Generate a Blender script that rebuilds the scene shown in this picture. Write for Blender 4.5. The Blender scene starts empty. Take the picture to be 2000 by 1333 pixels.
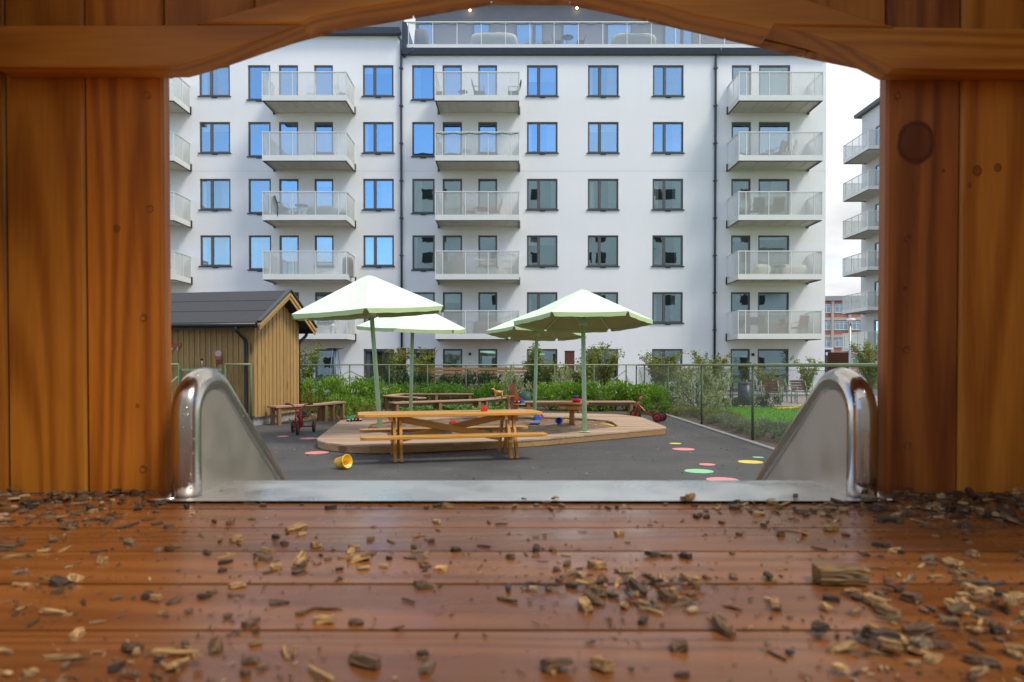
import bpy, bmesh, math, random
from mathutils import Vector, Matrix
from mathutils import noise as mnoise
R = math.radians
scene = bpy.context.scene
COL = scene.collection
rnd = random.Random(7)

# ---------------------------------------------------------------- camera
FPX, CX, HOR, CAMH, PITCH = 1333.0, 1000.0, 713.0, 1.45, R(0.8)
PY = HOR + FPX * math.tan(PITCH)
cd = bpy.data.cameras.new('camera'); cam = bpy.data.objects.new('camera', cd); COL.objects.link(cam)
cam.location = (0, 0, CAMH); cam.rotation_euler = (R(90) - PITCH, 0, 0)
cd.sensor_width = 36; cd.lens = FPX / 2000 * 36
cd.shift_y = (PY - 666.5) / 2000
cd.clip_start = 0.02; cd.clip_end = 2000
cd.dof.use_dof = True; cd.dof.focus_distance = 11.0; cd.dof.aperture_fstop = 7.5
scene.camera = cam

# ---------------------------------------------------------------- sky, sun, exposure
SUN_EL, SUN_AZ = R(56), R(122)       # azimuth clockwise from +Y: behind the camera to the right
w = bpy.data.worlds.new('World'); scene.world = w; w.use_nodes = True
nt = w.node_tree; N = nt.nodes; L = nt.links; N.clear()
out = N.new('ShaderNodeOutputWorld'); bg = N.new('ShaderNodeBackground')
sky = N.new('ShaderNodeTexSky'); sky.sky_type = 'NISHITA'; sky.sun_disc = False
sky.sun_elevation = SUN_EL; sky.sun_rotation = SUN_AZ; sky.air_density = 1.0; sky.dust_density = 0.0; sky.ozone_density = 4.0; sky.altitude = 1200
tc = N.new('ShaderNodeTexCoord'); sep = N.new('ShaderNodeSeparateXYZ'); L.new(tc.outputs['Generated'], sep.inputs[0])
zz = N.new('ShaderNodeMath'); zz.operation = 'MAXIMUM'; zz.inputs[1].default_value = 0.0; L.new(sep.outputs[2], zz.inputs[0])
za = N.new('ShaderNodeMath'); za.inputs[1].default_value = 0.35; L.new(zz.outputs[0], za.inputs[0])
dv = N.new('ShaderNodeVectorMath'); dv.operation = 'DIVIDE'
cmb = N.new('ShaderNodeCombineXYZ')
for i in range(3): L.new(za.outputs[0], cmb.inputs[i])
L.new(tc.outputs['Generated'], dv.inputs[0]); L.new(cmb.outputs[0], dv.inputs[1])
of = N.new('ShaderNodeVectorMath'); of.operation = 'ADD'; of.inputs[1].default_value = (11.94, 11.9, 0.0); L.new(dv.outputs[0], of.inputs[0])
ns = N.new('ShaderNodeTexNoise'); ns.inputs['Scale'].default_value = 0.85; ns.inputs['Detail'].default_value = 7; ns.inputs['Roughness'].default_value = 0.55
L.new(of.outputs[0], ns.inputs['Vector'])
rp = N.new('ShaderNodeValToRGB'); rp.color_ramp.elements[0].position = 0.415; rp.color_ramp.elements[1].position = 0.555
L.new(ns.outputs['Fac'], rp.inputs[0])
ns2 = N.new('ShaderNodeTexNoise'); ns2.inputs['Scale'].default_value = 3.0; ns2.inputs['Detail'].default_value = 6
L.new(of.outputs[0], ns2.inputs['Vector'])
rp2 = N.new('ShaderNodeValToRGB'); rp2.color_ramp.elements[0].position = 0.3; rp2.color_ramp.elements[1].position = 0.65
rp2.color_ramp.elements[0].color = (1.9, 1.93, 2.0, 1); rp2.color_ramp.elements[1].color = (3.05, 3.03, 2.95, 1)
L.new(ns2.outputs['Fac'], rp2.inputs[0])
mx = N.new('ShaderNodeMix'); mx.data_type = 'RGBA'
L.new(rp.outputs[0], mx.inputs['Factor']); L.new(sky.outputs[0], mx.inputs[6]); L.new(rp2.outputs[0], mx.inputs[7])
L.new(mx.outputs[2], bg.inputs[0]); bg.inputs[1].default_value = 0.15; L.new(bg.outputs[0], out.inputs[0])
sl = bpy.data.lights.new('sun', 'SUN'); sl.energy = 1.1; sl.angle = R(16); sl.color = (1.0, 0.93, 0.82)
so = bpy.data.objects.new('sun', sl); COL.objects.link(so)
sd = Vector((math.sin(SUN_AZ) * math.cos(SUN_EL), math.cos(SUN_AZ) * math.cos(SUN_EL), math.sin(SUN_EL)))
so.rotation_euler = (-sd).to_track_quat('-Z', 'Y').to_euler(); so.location = (10, -10, 40)
vs = scene.view_settings
vs.view_transform = 'Standard'; vs.look = 'None'; vs.gamma = 1; vs.use_curve_mapping = False; vs.exposure = 1.42
scene.render.engine = 'CYCLES'
scene.cycles.max_bounces = 7; scene.cycles.transparent_max_bounces = 16; scene.cycles.glossy_bounces = 4
scene.cycles.use_denoising = True
scene.cycles.sample_clamp_indirect = 8.0

# ---------------------------------------------------------------- pixel <-> place
def ray(px, py):
    a, b = (px - CX) / FPX, (PY - py) / FPX
    c, s = math.cos(PITCH), math.sin(PITCH)
    return Vector((a, c + b * s, -s + b * c))
def W(px, py, Y):
    d = ray(px, py); t = Y / d.y
    return Vector((d.x * t, Y, CAMH + d.z * t))
def G(px, py, z=0.0):
    d = ray(px, py); t = (z - CAMH) / d.z
    return Vector((d.x * t, d.y * t, z))

# ---------------------------------------------------------------- materials
def newmat(name):
    m = bpy.data.materials.new(name); m.use_nodes = True
    nt = m.node_tree; b = nt.nodes['Principled BSDF']
    return m, nt, b
def plain(name, col, rough=0.5, metal=0.0, spec=0.5, var=0.08, vscale=3.0, bump=0.0, bscale=60.0, coat=0.0):
    m, nt, b = newmat(name); N, L = nt.nodes, nt.links
    tc = N.new('ShaderNodeTexCoord'); n = N.new('ShaderNodeTexNoise'); n.inputs['Scale'].default_value = vscale; n.inputs['Detail'].default_value = 5
    L.new(tc.outputs['Object'], n.inputs['Vector'])
    r = N.new('ShaderNodeMapRange'); r.inputs[1].default_value = .3; r.inputs[2].default_value = .7; r.inputs[3].default_value = 1 - var; r.inputs[4].default_value = 1 + var
    L.new(n.outputs['Fac'], r.inputs[0])
    mx = N.new('ShaderNodeVectorMath'); mx.operation = 'SCALE'; mx.inputs[0].default_value = col[:3]; L.new(r.outputs[0], mx.inputs['Scale'])
    L.new(mx.outputs[0], b.inputs['Base Color'])
    b.inputs['Roughness'].default_value = rough; b.inputs['Metallic'].default_value = metal; b.inputs['Specular IOR Level'].default_value = spec
    b.inputs['Coat Weight'].default_value = coat
    if bump:
        n2 = N.new('ShaderNodeTexNoise'); n2.inputs['Scale'].default_value = bscale; n2.inputs['Detail'].default_value = 4; L.new(tc.outputs['Object'], n2.inputs['Vector'])
        bp = N.new('ShaderNodeBump'); bp.inputs['Strength'].default_value = bump; bp.inputs['Distance'].default_value = 0.01
        L.new(n2.outputs['Fac'], bp.inputs['Height']); L.new(bp.outputs[0], b.inputs['Normal'])
    return m
def wood(name, light, dark, axis='x', rings=9.0, rough=0.5, spec=0.4, stretch=0.07, fine=140.0, contrast=1.0, knots=0.0, bump=0.15, coat=0.0, wet=False, spots=(), worn=None):
    """Grain runs along 'axis'; every piece gets its own offset; obj.color tints it. spots = explicit knots (x, y, z, r)."""
    m, nt, b = newmat(name); N, L = nt.nodes, nt.links
    tc = N.new('ShaderNodeTexCoord'); oi = N.new('ShaderNodeObjectInfo')
    off = N.new('ShaderNodeVectorMath'); off.operation = 'SCALE'; off.inputs[0].default_value = (13.7, 9.1, 17.3); L.new(oi.outputs['Random'], off.inputs['Scale'])
    ad = N.new('ShaderNodeVectorMath'); L.new(tc.outputs['Object'], ad.inputs[0]); L.new(off.outputs[0], ad.inputs[1])
    mp = N.new('ShaderNodeVectorMath'); mp.operation = 'MULTIPLY'
    mp.inputs[1].default_value = {'x': (stretch, 1, 1), 'y': (1, stretch, 1), 'z': (1, 1, stretch)}[axis]
    L.new(ad.outputs[0], mp.inputs[0])
    n1 = N.new('ShaderNodeTexNoise'); n1.inputs['Scale'].default_value = rings * .55; n1.inputs['Detail'].default_value = 2; n1.inputs['Roughness'].default_value = .4; n1.inputs['Distortion'].default_value = .35
    L.new(mp.outputs[0], n1.inputs['Vector'])
    # growth rings: contour lines of the slow noise
    k = N.new('ShaderNodeMath'); k.operation = 'MULTIPLY'; k.inputs[1].default_value = 105.0; L.new(n1.outputs['Fac'], k.inputs[0])
    sn = N.new('ShaderNodeMath'); sn.operation = 'SINE'; L.new(k.outputs[0], sn.inputs[0])
    r1 = N.new('ShaderNodeMapRange'); r1.inputs[1].default_value = -0.6; r1.inputs[2].default_value = 1; L.new(sn.outputs[0], r1.inputs[0])
    n2 = N.new('ShaderNodeTexNoise'); n2.inputs['Scale'].default_value = fine; n2.inputs['Detail'].default_value = 3; L.new(mp.outputs[0], n2.inputs['Vector'])
    n3 = N.new('ShaderNodeTexNoise'); n3.inputs['Scale'].default_value = 4.0; n3.inputs['Detail'].default_value = 2; L.new(mp.outputs[0], n3.inputs['Vector'])
    def mul(a, f):
        q = N.new('ShaderNodeMath'); q.operation = 'MULTIPLY'; q.inputs[1].default_value = f; L.new(a, q.inputs[0]); return q.outputs[0]
    def plus(a, c):
        q = N.new('ShaderNodeMath'); L.new(a, q.inputs[0]); L.new(c, q.inputs[1]); return q.outputs[0]
    s = plus(plus(mul(r1.outputs[0], .50 * contrast), mul(n2.outputs['Fac'], .60 * contrast)), mul(n3.outputs['Fac'], .30 * contrast))
    rr = N.new('ShaderNodeMapRange'); mid = .67 * contrast
    rr.inputs[1].default_value = mid - .48; rr.inputs[2].default_value = mid + .48; L.new(s, rr.inputs[0])
    cm = N.new('ShaderNodeMix'); cm.data_type = 'RGBA'; cm.inputs[6].default_value = (*light, 1); cm.inputs[7].default_value = (*dark, 1); L.new(rr.outputs[0], cm.inputs['Factor'])
    col = cm.outputs[2]
    def darken(col, fac, c, amt=1.0):
        q = N.new('ShaderNodeMix'); q.data_type = 'RGBA'; L.new(fac, q.inputs['Factor']); L.new(col, q.inputs[6]); q.inputs[7].default_value = (*c, 1); return q.outputs[2]
    kd = tuple(x * .35 for x in dark)
    if knots:
        ks = N.new('ShaderNodeVectorMath'); ks.operation = 'MULTIPLY'
        ks.inputs[1].default_value = {'x': (.35, 1, 1), 'y': (1, .35, 1), 'z': (1, 1, .35)}[axis]; L.new(ad.outputs[0], ks.inputs[0])
        vo = N.new('ShaderNodeTexVoronoi'); vo.inputs['Scale'].default_value = knots; L.new(ks.outputs[0], vo.inputs['Vector'])
        mr = N.new('ShaderNodeMapRange'); mr.inputs[1].default_value = .09; mr.inputs[2].default_value = .17; mr.inputs[3].default_value = .8; mr.inputs[4].default_value = 0; L.new(vo.outputs['Distance'], mr.inputs[0])
        col = darken(col, mr.outputs[0], kd)
    for (x, y, z, r) in spots:
        sb = N.new('ShaderNodeVectorMath'); sb.operation = 'SUBTRACT'; sb.inputs[1].default_value = (x, y, z); L.new(tc.outputs['Object'], sb.inputs[0])
        sq = N.new('ShaderNodeVectorMath'); sq.operation = 'MULTIPLY'; sq.inputs[1].default_value = {'x': (.8, 1, 1), 'y': (1, .8, 1), 'z': (1, .3, .85)}[axis]; L.new(sb.outputs[0], sq.inputs[0])
        nn = N.new('ShaderNodeTexNoise'); nn.inputs['Scale'].default_value = 40; L.new(tc.outputs['Object'], nn.inputs['Vector'])
        ln = N.new('ShaderNodeVectorMath'); ln.operation = 'LENGTH'; L.new(sq.outputs[0], ln.inputs[0])
        l2 = plus(ln.outputs['Value'], mul(nn.outputs['Fac'], r * .35))
        mr = N.new('ShaderNodeMapRange'); mr.inputs[1].default_value = r * 1.0; mr.inputs[2].default_value = r * 1.3; mr.inputs[3].default_value = .72; mr.inputs[4].default_value = 0; L.new(l2, mr.inputs[0])
        col = darken(col, mr.outputs[0], tuple(x * .55 for x in dark))
        ring = N.new('ShaderNodeMapRange'); ring.inputs[1].default_value = r * .06; ring.inputs[2].default_value = r * .16; ring.inputs[3].default_value = .75; ring.inputs[4].default_value = 0
        ab = N.new('ShaderNodeMath'); ab.operation = 'SUBTRACT'; ab.inputs[1].default_value = r * 1.12; L.new(l2, ab.inputs[0])
        a2 = N.new('ShaderNodeMath'); a2.operation = 'ABSOLUTE'; L.new(ab.outputs[0], a2.inputs[0]); L.new(a2.outputs[0], ring.inputs[0])
        col = darken(col, ring.outputs[0], kd)
    tint = N.new('ShaderNodeMix'); tint.data_type = 'RGBA'; tint.blend_type = 'MULTIPLY'; tint.inputs['Factor'].default_value = 1
    L.new(col, tint.inputs[6]); L.new(oi.outputs['Color'], tint.inputs[7])
    vr = N.new('ShaderNodeMapRange'); vr.inputs[3].default_value = .86; vr.inputs[4].default_value = 1.12; L.new(oi.outputs['Random'], vr.inputs[0])
    sc = N.new('ShaderNodeVectorMath'); sc.operation = 'SCALE'; L.new(tint.outputs[2], sc.inputs[0]); L.new(vr.outputs[0], sc.inputs['Scale'])
    L.new(sc.outputs[0], b.inputs['Base Color'])
    b.inputs['Roughness'].default_value = rough; b.inputs['Specular IOR Level'].default_value = spec; b.inputs['Coat Weight'].default_value = coat; b.inputs['Coat Roughness'].default_value = .2
    if wet:
        nw = N.new('ShaderNodeTexNoise'); nw.inputs['Scale'].default_value = 7; nw.inputs['Detail'].default_value = 6; L.new(tc.outputs['Object'], nw.inputs['Vector'])
        rw = N.new('ShaderNodeMapRange'); rw.inputs[1].default_value = .38; rw.inputs[2].default_value = .62; rw.inputs[3].default_value = .14; rw.inputs[4].default_value = .42; L.new(nw.outputs['Fac'], rw.inputs[0])
        L.new(rw.outputs[0], b.inputs['Roughness'])
    bp = N.new('ShaderNodeBump'); bp.inputs['Strength'].default_value = bump; bp.inputs['Distance'].default_value = .002
    L.new(s, bp.inputs['Height']); L.new(bp.outputs[0], b.inputs['Normal'])
    return m
def leafmat(name, c1, c2, trans=.25, rough=.5, c3=None, f3=.1):
    m, nt, b = newmat(name); N, L = nt.nodes, nt.links
    g = N.new('ShaderNodeNewGeometry'); rp = N.new('ShaderNodeValToRGB')
    rp.color_ramp.elements[0].color = (*c1, 1); rp.color_ramp.elements[1].color = (*c2, 1)
    if c3:
        rp.color_ramp.elements[1].position = 1 - f3 - .02
        e = rp.color_ramp.elements.new(1 - f3); e.color = (*c3, 1)
    L.new(g.outputs['Random Per Island'], rp.inputs[0]); L.new(rp.outputs[0], b.inputs['Base Color'])
    b.inputs['Roughness'].default_value = rough; b.inputs['Specular IOR Level'].default_value = .35
    t = N.new('ShaderNodeBsdfTranslucent'); L.new(rp.outputs[0], t.inputs['Color'])
    mx = N.new('ShaderNodeMixShader'); mx.inputs[0].default_value = trans
    L.new(b.outputs[0], mx.inputs[1]); L.new(t.outputs[0], mx.inputs[2]); L.new(mx.outputs[0], nt.nodes['Material Output'].inputs[0])
    return m
M = {}
def stucco():
    m, nt, b = newmat('facade_render'); N, L = nt.nodes, nt.links
    tc = N.new('ShaderNodeTexCoord'); n = N.new('ShaderNodeTexNoise'); n.inputs['Scale'].default_value = .35; n.inputs['Detail'].default_value = 6; L.new(tc.outputs['Object'], n.inputs['Vector'])
    mp = N.new('ShaderNodeVectorMath'); mp.operation = 'MULTIPLY'; mp.inputs[1].default_value = (1.3, 1, .2); L.new(tc.outputs['Object'], mp.inputs[0])
    n2 = N.new('ShaderNodeTexNoise'); n2.inputs['Scale'].default_value = 1.6; n2.inputs['Detail'].default_value = 7; n2.inputs['Roughness'].default_value = .65; L.new(mp.outputs[0], n2.inputs['Vector'])   # rain streaks
    a = N.new('ShaderNodeMath'); L.new(n.outputs['Fac'], a.inputs[0]); L.new(n2.outputs['Fac'], a.inputs[1])
    r = N.new('ShaderNodeMapRange'); r.inputs[1].default_value = .7; r.inputs[2].default_value = 1.3; r.inputs[3].default_value = .975; r.inputs[4].default_value = 1.015; L.new(a.outputs[0], r.inputs[0])
    x = N.new('ShaderNodeVectorMath'); x.operation = 'SCALE'; x.inputs[0].default_value = (.83, .815, .78); L.new(r.outputs[0], x.inputs['Scale']); L.new(x.outputs[0], b.inputs['Base Color']); b.inputs['Roughness'].default_value = .85
    f = N.new('ShaderNodeTexNoise'); f.inputs['Scale'].default_value = 60; L.new(tc.outputs['Object'], f.inputs['Vector']); bp = N.new('ShaderNodeBump'); bp.inputs['Strength'].default_value = .2; bp.inputs['Distance'].default_value = .01; L.new(f.outputs['Fac'], bp.inputs['Height']); L.new(bp.outputs[0], b.inputs['Normal'])
    return m
M['stucco'] = stucco()
M['stucco2'] = plain('pale_render', (.66, .65, .61), .85, var=.03, vscale=.4)
M['grey_render'] = plain('grey_render', (.20, .20, .205), .8, var=.05)
M['frame'] = plain('window_frame_metal', (.115, .105, .098), .42, var=.06)
M['slate'] = plain('slate_metal', (.035, .045, .058), .4, var=.1)
M['bal'] = plain('balcony_metal', (.72, .71, .63), .45, var=.03, vscale=1.0)
M['soffit'] = plain('balcony_soffit', (.60, .56, .48), .7, var=.05)
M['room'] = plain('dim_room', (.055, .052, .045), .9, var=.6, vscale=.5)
M['curtain'] = plain('curtain_fabric', (.62, .60, .54), .9, var=.08)
M['curtain_y'] = plain('ochre_curtain', (.42, .24, .06), .9, var=.08)
M['black'] = plain('black_plastic', (.015, .015, .016), .4)
M['rubber'] = plain('rubber', (.022, .021, .021), .75, var=.2, vscale=30)
M['red'] = plain('red_paint', (.42, .018, .02), .35, var=.12, vscale=20, coat=.2)
M['redp'] = plain('red_plastic', (.62, .02, .02), .35)
M['bluep'] = plain('blue_plastic', (.02, .13, .58), .35)
M['greenp'] = plain('green_plastic', (.02, .36, .10), .35)
M['yellowp'] = plain('yellow_plastic', (.90, .50, .01), .32)
M['orangep'] = plain('orange_plastic', (.75, .17, .01), .35)
M['whitep'] = plain('white_paint', (.78, .78, .76), .45)
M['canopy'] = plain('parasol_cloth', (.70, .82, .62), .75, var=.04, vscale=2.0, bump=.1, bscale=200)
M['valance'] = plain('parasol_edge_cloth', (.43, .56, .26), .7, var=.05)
M['underside_shade'] = plain('parasol_underside_shade', (.33, .36, .17), .8, var=.05)  # dark olive colour stands in for the shade under the canopy
M['pole'] = plain('pale_green_paint', (.42, .60, .36), .4, var=.05)
M['fence'] = plain('fence_green_paint', (.085, .12, .05), .65, var=.12)
M['fence_l'] = plain('fence_rail_paint', (.22, .28, .12), .5, var=.1)
M['wire'] = plain('coated_wire', (.045, .06, .04), .5)
M['steel'] = None
M['galv'] = plain('galvanised_steel', (.42, .43, .44), .35, metal=.9, var=.12)
M['concrete'] = plain('concrete', (.33, .32, .30), .9, var=.15, vscale=6, bump=.3)
M['felt'] = plain('roof_felt', (.060, .058, .060), .95, var=.22, vscale=60, bump=.5, bscale=220)
M['corten'] = plain('corten_steel', (.12, .035, .02), .75, var=.25, vscale=8)
M['greyfab'] = plain('grey_fabric', (.20, .20, .19), .9, var=.12)
M['charcoal'] = plain('charcoal_plastic', (.06, .06, .06), .6)
M['whitecloth'] = plain('pale_cover_cloth', (.66, .64, .57), .9, var=.06)
M['terr'] = plain('terracotta', (.35, .14, .07), .8)
M['yellowpaint'] = plain('yellow_chair_paint', (.70, .45, .05), .5)
M['greensack'] = plain('green_sack', (.02, .06, .035), .6)
M['brick'] = plain('red_brick', (.42, .18, .11), .9, var=.18, vscale=2)
M['brickbeige'] = plain('beige_concrete', (.52, .42, .33), .9, var=.06)
M['paleblue'] = plain('far_window_blind', (.30, .42, .44), .3, var=.3, vscale=.6)
M['dot_pink'] = plain('pink_road_paint', (.72, .25, .24), .75, var=.1, vscale=14)
M['dot_yellow'] = plain('yellow_road_paint', (.75, .55, .08), .75, var=.1, vscale=14)
M['dot_green'] = plain('green_road_paint', (.26, .56, .30), .75, var=.1, vscale=14)
M['soil'] = plain('bark_soil', (.085, .058, .036), .95, var=.45, vscale=9, bump=.8, bscale=30)
M['gravel'] = plain('gravel', (.24, .21, .19), .95, var=.35, vscale=40, bump=.8, bscale=60)
M['paving'] = plain('terrace_gravel', (.33, .28, .25), .95, var=.12, vscale=5, bump=.4)
M['lawnbase'] = plain('lawn_base', (.10, .24, .02), .95, var=.25, vscale=2)
M['sandm'] = plain('sand', (.20, .132, .078), .95, var=.4, vscale=6, bump=1.0, bscale=26)
M['kerb'] = plain('granite_kerb', (.27, .26, .245), .85, var=.15, vscale=20)
M['terrain'] = plain('rough_ground', (.10, .10, .08), .95, var=.3, vscale=.3)

def asphalt():
    m, nt, b = newmat('asphalt'); N, L = nt.nodes, nt.links
    tc = N.new('ShaderNodeTexCoord')
    a = N.new('ShaderNodeTexNoise'); a.inputs['Scale'].default_value = .9; a.inputs['Detail'].default_value = 12; a.inputs['Roughness'].default_value = .68; L.new(tc.outputs['Object'], a.inputs['Vector'])
    c = N.new('ShaderNodeTexNoise'); c.inputs['Scale'].default_value = 48; c.inputs['Detail'].default_value = 5; c.inputs['Roughness'].default_value = .7; L.new(tc.outputs['Object'], c.inputs['Vector'])
    vo = N.new('ShaderNodeTexVoronoi'); vo.inputs['Scale'].default_value = 110; L.new(tc.outputs['Object'], vo.inputs['Vector'])
    r = N.new('ShaderNodeValToRGB'); r.color_ramp.elements[0].position = .3; r.color_ramp.elements[1].position = .72
    r.color_ramp.elements[0].color = (.028, .028, .028, 1); r.color_ramp.elements[1].color = (.135, .128, .118, 1)
    s = N.new('ShaderNodeMath'); s.operation = 'MULTIPLY_ADD'; s.inputs[1].default_value = .55; L.new(c.outputs['Fac'], s.inputs[0])
    s2 = N.new('ShaderNodeMath'); s2.operation = 'MULTIPLY'; s2.inputs[1].default_value = .45; L.new(a.outputs['Fac'], s2.inputs[0]); L.new(s2.outputs[0], s.inputs[2])
    L.new(s.outputs[0], r.inputs[0])
    # drifted sand stains
    d = N.new('ShaderNodeTexNoise'); d.inputs['Scale'].default_value = 1.3; d.inputs['Detail'].default_value = 6; d.inputs['Roughness'].default_value = .62; L.new(tc.outputs['Object'], d.inputs['Vector'])
    dr = N.new('ShaderNodeMapRange'); dr.inputs[1].default_value = .60; dr.inputs[2].default_value = .78; dr.inputs[4].default_value = .55; L.new(d.outputs['Fac'], dr.inputs[0])
    mx = N.new('ShaderNodeMix'); mx.data_type = 'RGBA'; mx.inputs[7].default_value = (.16, .13, .10, 1); L.new(dr.outputs[0], mx.inputs['Factor']); L.new(r.outputs[0], mx.inputs[6])
    L.new(mx.outputs[2], b.inputs['Base Color'])
    rr = N.new('ShaderNodeMapRange'); rr.inputs[1].default_value = .35; rr.inputs[2].default_value = .65; rr.inputs[3].default_value = .55; rr.inputs[4].default_value = .9; L.new(a.outputs['Fac'], rr.inputs[0]); L.new(rr.outputs[0], b.inputs['Roughness'])
    b.inputs['Specular IOR Level'].default_value = .35
    bp = N.new('ShaderNodeBump'); bp.inputs['Strength'].default_value = .6; bp.inputs['Distance'].default_value = .006; L.new(vo.outputs['Distance'], bp.inputs['Height']); L.new(bp.outputs[0], b.inputs['Normal'])
    return m
M['asphalt'] = asphalt()
def steel(name='wet_stainless_steel', r0=.13, r1=.28, col=(.47, .43, .38)):
    m, nt, b = newmat(name); N, L = nt.nodes, nt.links
    tc = N.new('ShaderNodeTexCoord')
    n = N.new('ShaderNodeTexNoise'); n.inputs['Scale'].default_value = 9; n.inputs['Detail'].default_value = 6; L.new(tc.outputs['Object'], n.inputs['Vector'])
    r = N.new('ShaderNodeMapRange'); r.inputs[1].default_value = .35; r.inputs[2].default_value = .65; r.inputs[3].default_value = r0; r.inputs[4].default_value = r1; L.new(n.outputs['Fac'], r.inputs[0]); L.new(r.outputs[0], b.inputs['Roughness'])
    b.inputs['Metallic'].default_value = 1; b.inputs['Base Color'].default_value = (*col, 1)
    v = N.new('ShaderNodeTexVoronoi'); v.inputs['Scale'].default_value = 130; L.new(tc.outputs['Object'], v.inputs['Vector'])
    vr = N.new('ShaderNodeMapRange'); vr.inputs[1].default_value = .05; vr.inputs[2].default_value = .22; vr.inputs[3].default_value = 1; vr.inputs[4].default_value = 0; L.new(v.outputs['Distance'], vr.inputs[0])
    n2 = N.new('ShaderNodeTexNoise'); n2.inputs['Scale'].default_value = 22; L.new(tc.outputs['Object'], n2.inputs['Vector'])
    g = N.new('ShaderNodeMapRange'); g.inputs[1].default_value = .55; g.inputs[2].default_value = .6; L.new(n2.outputs['Fac'], g.inputs[0])
    mu = N.new('ShaderNodeMath'); mu.operation = 'MULTIPLY'; L.new(vr.outputs[0], mu.inputs[0]); L.new(g.outputs[0], mu.inputs[1])
    bp = N.new('ShaderNodeBump'); bp.inputs['Strength'].default_value = .5; bp.inputs['Distance'].default_value = .002; L.new(mu.outputs[0], bp.inputs['Height']); L.new(bp.outputs[0], b.inputs['Normal'])
    return m
M['steel'] = steel()  # rim colour browned to stand in for reflections of the dark interior
M['steel_plate'] = steel('brushed_steel_plate', .42, .60, (.50, .43, .35)); M['steel_bed'] = steel('brushed_steel_bed', .24, .44, (.80, .79, .77))  # plate colour warmed and darkened in place of reflected playhouse wood
def glass(name, refl=.42, tint=(.80, .84, .82), rough=.0, milky=None, fac=.5):
    m = bpy.data.materials.new(name); m.use_nodes = True; nt = m.node_tree; N, L = nt.nodes, nt.links
    for n in list(N):
        if n.type == 'BSDF_PRINCIPLED': N.remove(n)
    o = N['Material Output']; t = N.new('ShaderNodeBsdfTransparent'); t.inputs[0].default_value = (*tint, 1)
    g = N.new('ShaderNodeBsdfGlossy'); g.inputs['Roughness'].default_value = rough; g.inputs['Color'].default_value = (.52, .75, .89, 1) if not milky else (1, 1, 1, 1)
    base = t
    if milky:
        d = N.new('ShaderNodeBsdfDiffuse'); d.inputs[0].default_value = (*milky, 1)
        x = N.new('ShaderNodeMixShader'); x.inputs[0].default_value = fac; L.new(t.outputs[0], x.inputs[1]); L.new(d.outputs[0], x.inputs[2]); base = x
    else:
        # old panes are never quite flat
        tc = N.new('ShaderNodeTexCoord'); n = N.new('ShaderNodeTexNoise'); n.inputs['Scale'].default_value = .9; L.new(tc.outputs['Object'], n.inputs['Vector'])
        oi = N.new('ShaderNodeObjectInfo'); L.new(oi.outputs['Random'], n.inputs['Distortion'])
        bp = N.new('ShaderNodeBump'); bp.inputs['Strength'].default_value = .07; bp.inputs['Distance'].default_value = .02; L.new(n.outputs['Fac'], bp.inputs['Height']); L.new(bp.outputs[0], g.inputs['Normal'])
    lw = N.new('ShaderNodeFresnel'); lw.inputs['IOR'].default_value = 1.5
    ad = N.new('ShaderNodeMath'); ad.inputs[1].default_value = refl - .04; ad.use_clamp = True; L.new(lw.outputs[0], ad.inputs[0])
    mx = N.new('ShaderNodeMixShader'); L.new(ad.outputs[0], mx.inputs[0]); L.new(base.outputs[0], mx.inputs[1]); L.new(g.outputs[0], mx.inputs[2]); L.new(mx.outputs[0], o.inputs[0])
    return m
M['pane'] = glass('window_glass', .50)
M['balglass'] = glass('frosted_balcony_glass', .05, (.90, .92, .88), .15, milky=(.66, .65, .57), fac=.38)
M['terrglass'] = glass('terrace_glass', .05, (.90, .92, .90), .1, milky=(.55, .57, .55), fac=.26)
M['balmesh'] = glass('fine_perforated_panel', .04, (.90, .92, .88), .3, milky=(.60, .60, .53), fac=.5)

M['wall_l'] = wood('honey_wall_board', (.60, .235, .025), (.34, .105, .009), 'z', rings=7, rough=.42, spec=.4, stretch=.07, fine=130, contrast=1.25)
M['wall_knot'] = wood('knotty_wall_board', (.60, .225, .023), (.31, .088, .008), 'z', rings=7, rough=.42, stretch=.07, fine=130, contrast=1.25, spots=((-.013, 0, .002, .0055), (.02, 0, -.30, .003)))
M['wall_r'] = wood('red_wall_board', (.44, .14, .024), (.18, .042, .009), 'z', rings=8, rough=.42, stretch=.07, fine=130, contrast=1.25, spots=((-.0135, 0, .148, .030), (.034, 0, .10, .0025), (-.03, 0, -.10, .003)))
M['wall_r2'] = wood('honey_wall_board_with_knots', (.58, .225, .027), (.31, .093, .010), 'z', rings=7, rough=.42, stretch=.07, fine=130, contrast=1.25, spots=((-.042, 0, .10, .008), (-.007, 0, .105, .006), (-.055, 0, .075, .0035)))
M['beam'] = wood('beam_wood', (.66, .265, .030), (.34, .105, .010), 'x', rings=8, rough=.42, stretch=.08, fine=130, contrast=.9)
M['deckw'] = wood('wet_deck_wood', (.265, .098, .024), (.115, .037, .010), 'x', rings=8, rough=.3, spec=.45, stretch=.06, fine=120, contrast=.9, wet=True, bump=.2, coat=.16)
M['chipw'] = wood('bark_chip', (.50, .34, .17), (.13, .075, .035), 'x', rings=2.2, rough=.5, stretch=.12, fine=9, contrast=1.3, bump=.9)
M['litter'] = leafmat('chip_litter', (.035, .022, .015), (.17, .10, .05), 0, .8, c3=(.36, .24, .12), f3=.15)
M['shedw'] = wood('shed_board', (.50, .31, .115), (.33, .19, .062), 'z', rings=9, rough=.7, stretch=.06, fine=100, contrast=.8, knots=2.3)
M['shedx'] = wood('shed_trim', (.52, .31, .11), (.34, .19, .06), 'x', rings=9, rough=.6, stretch=.06, knots=1.5)
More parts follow.
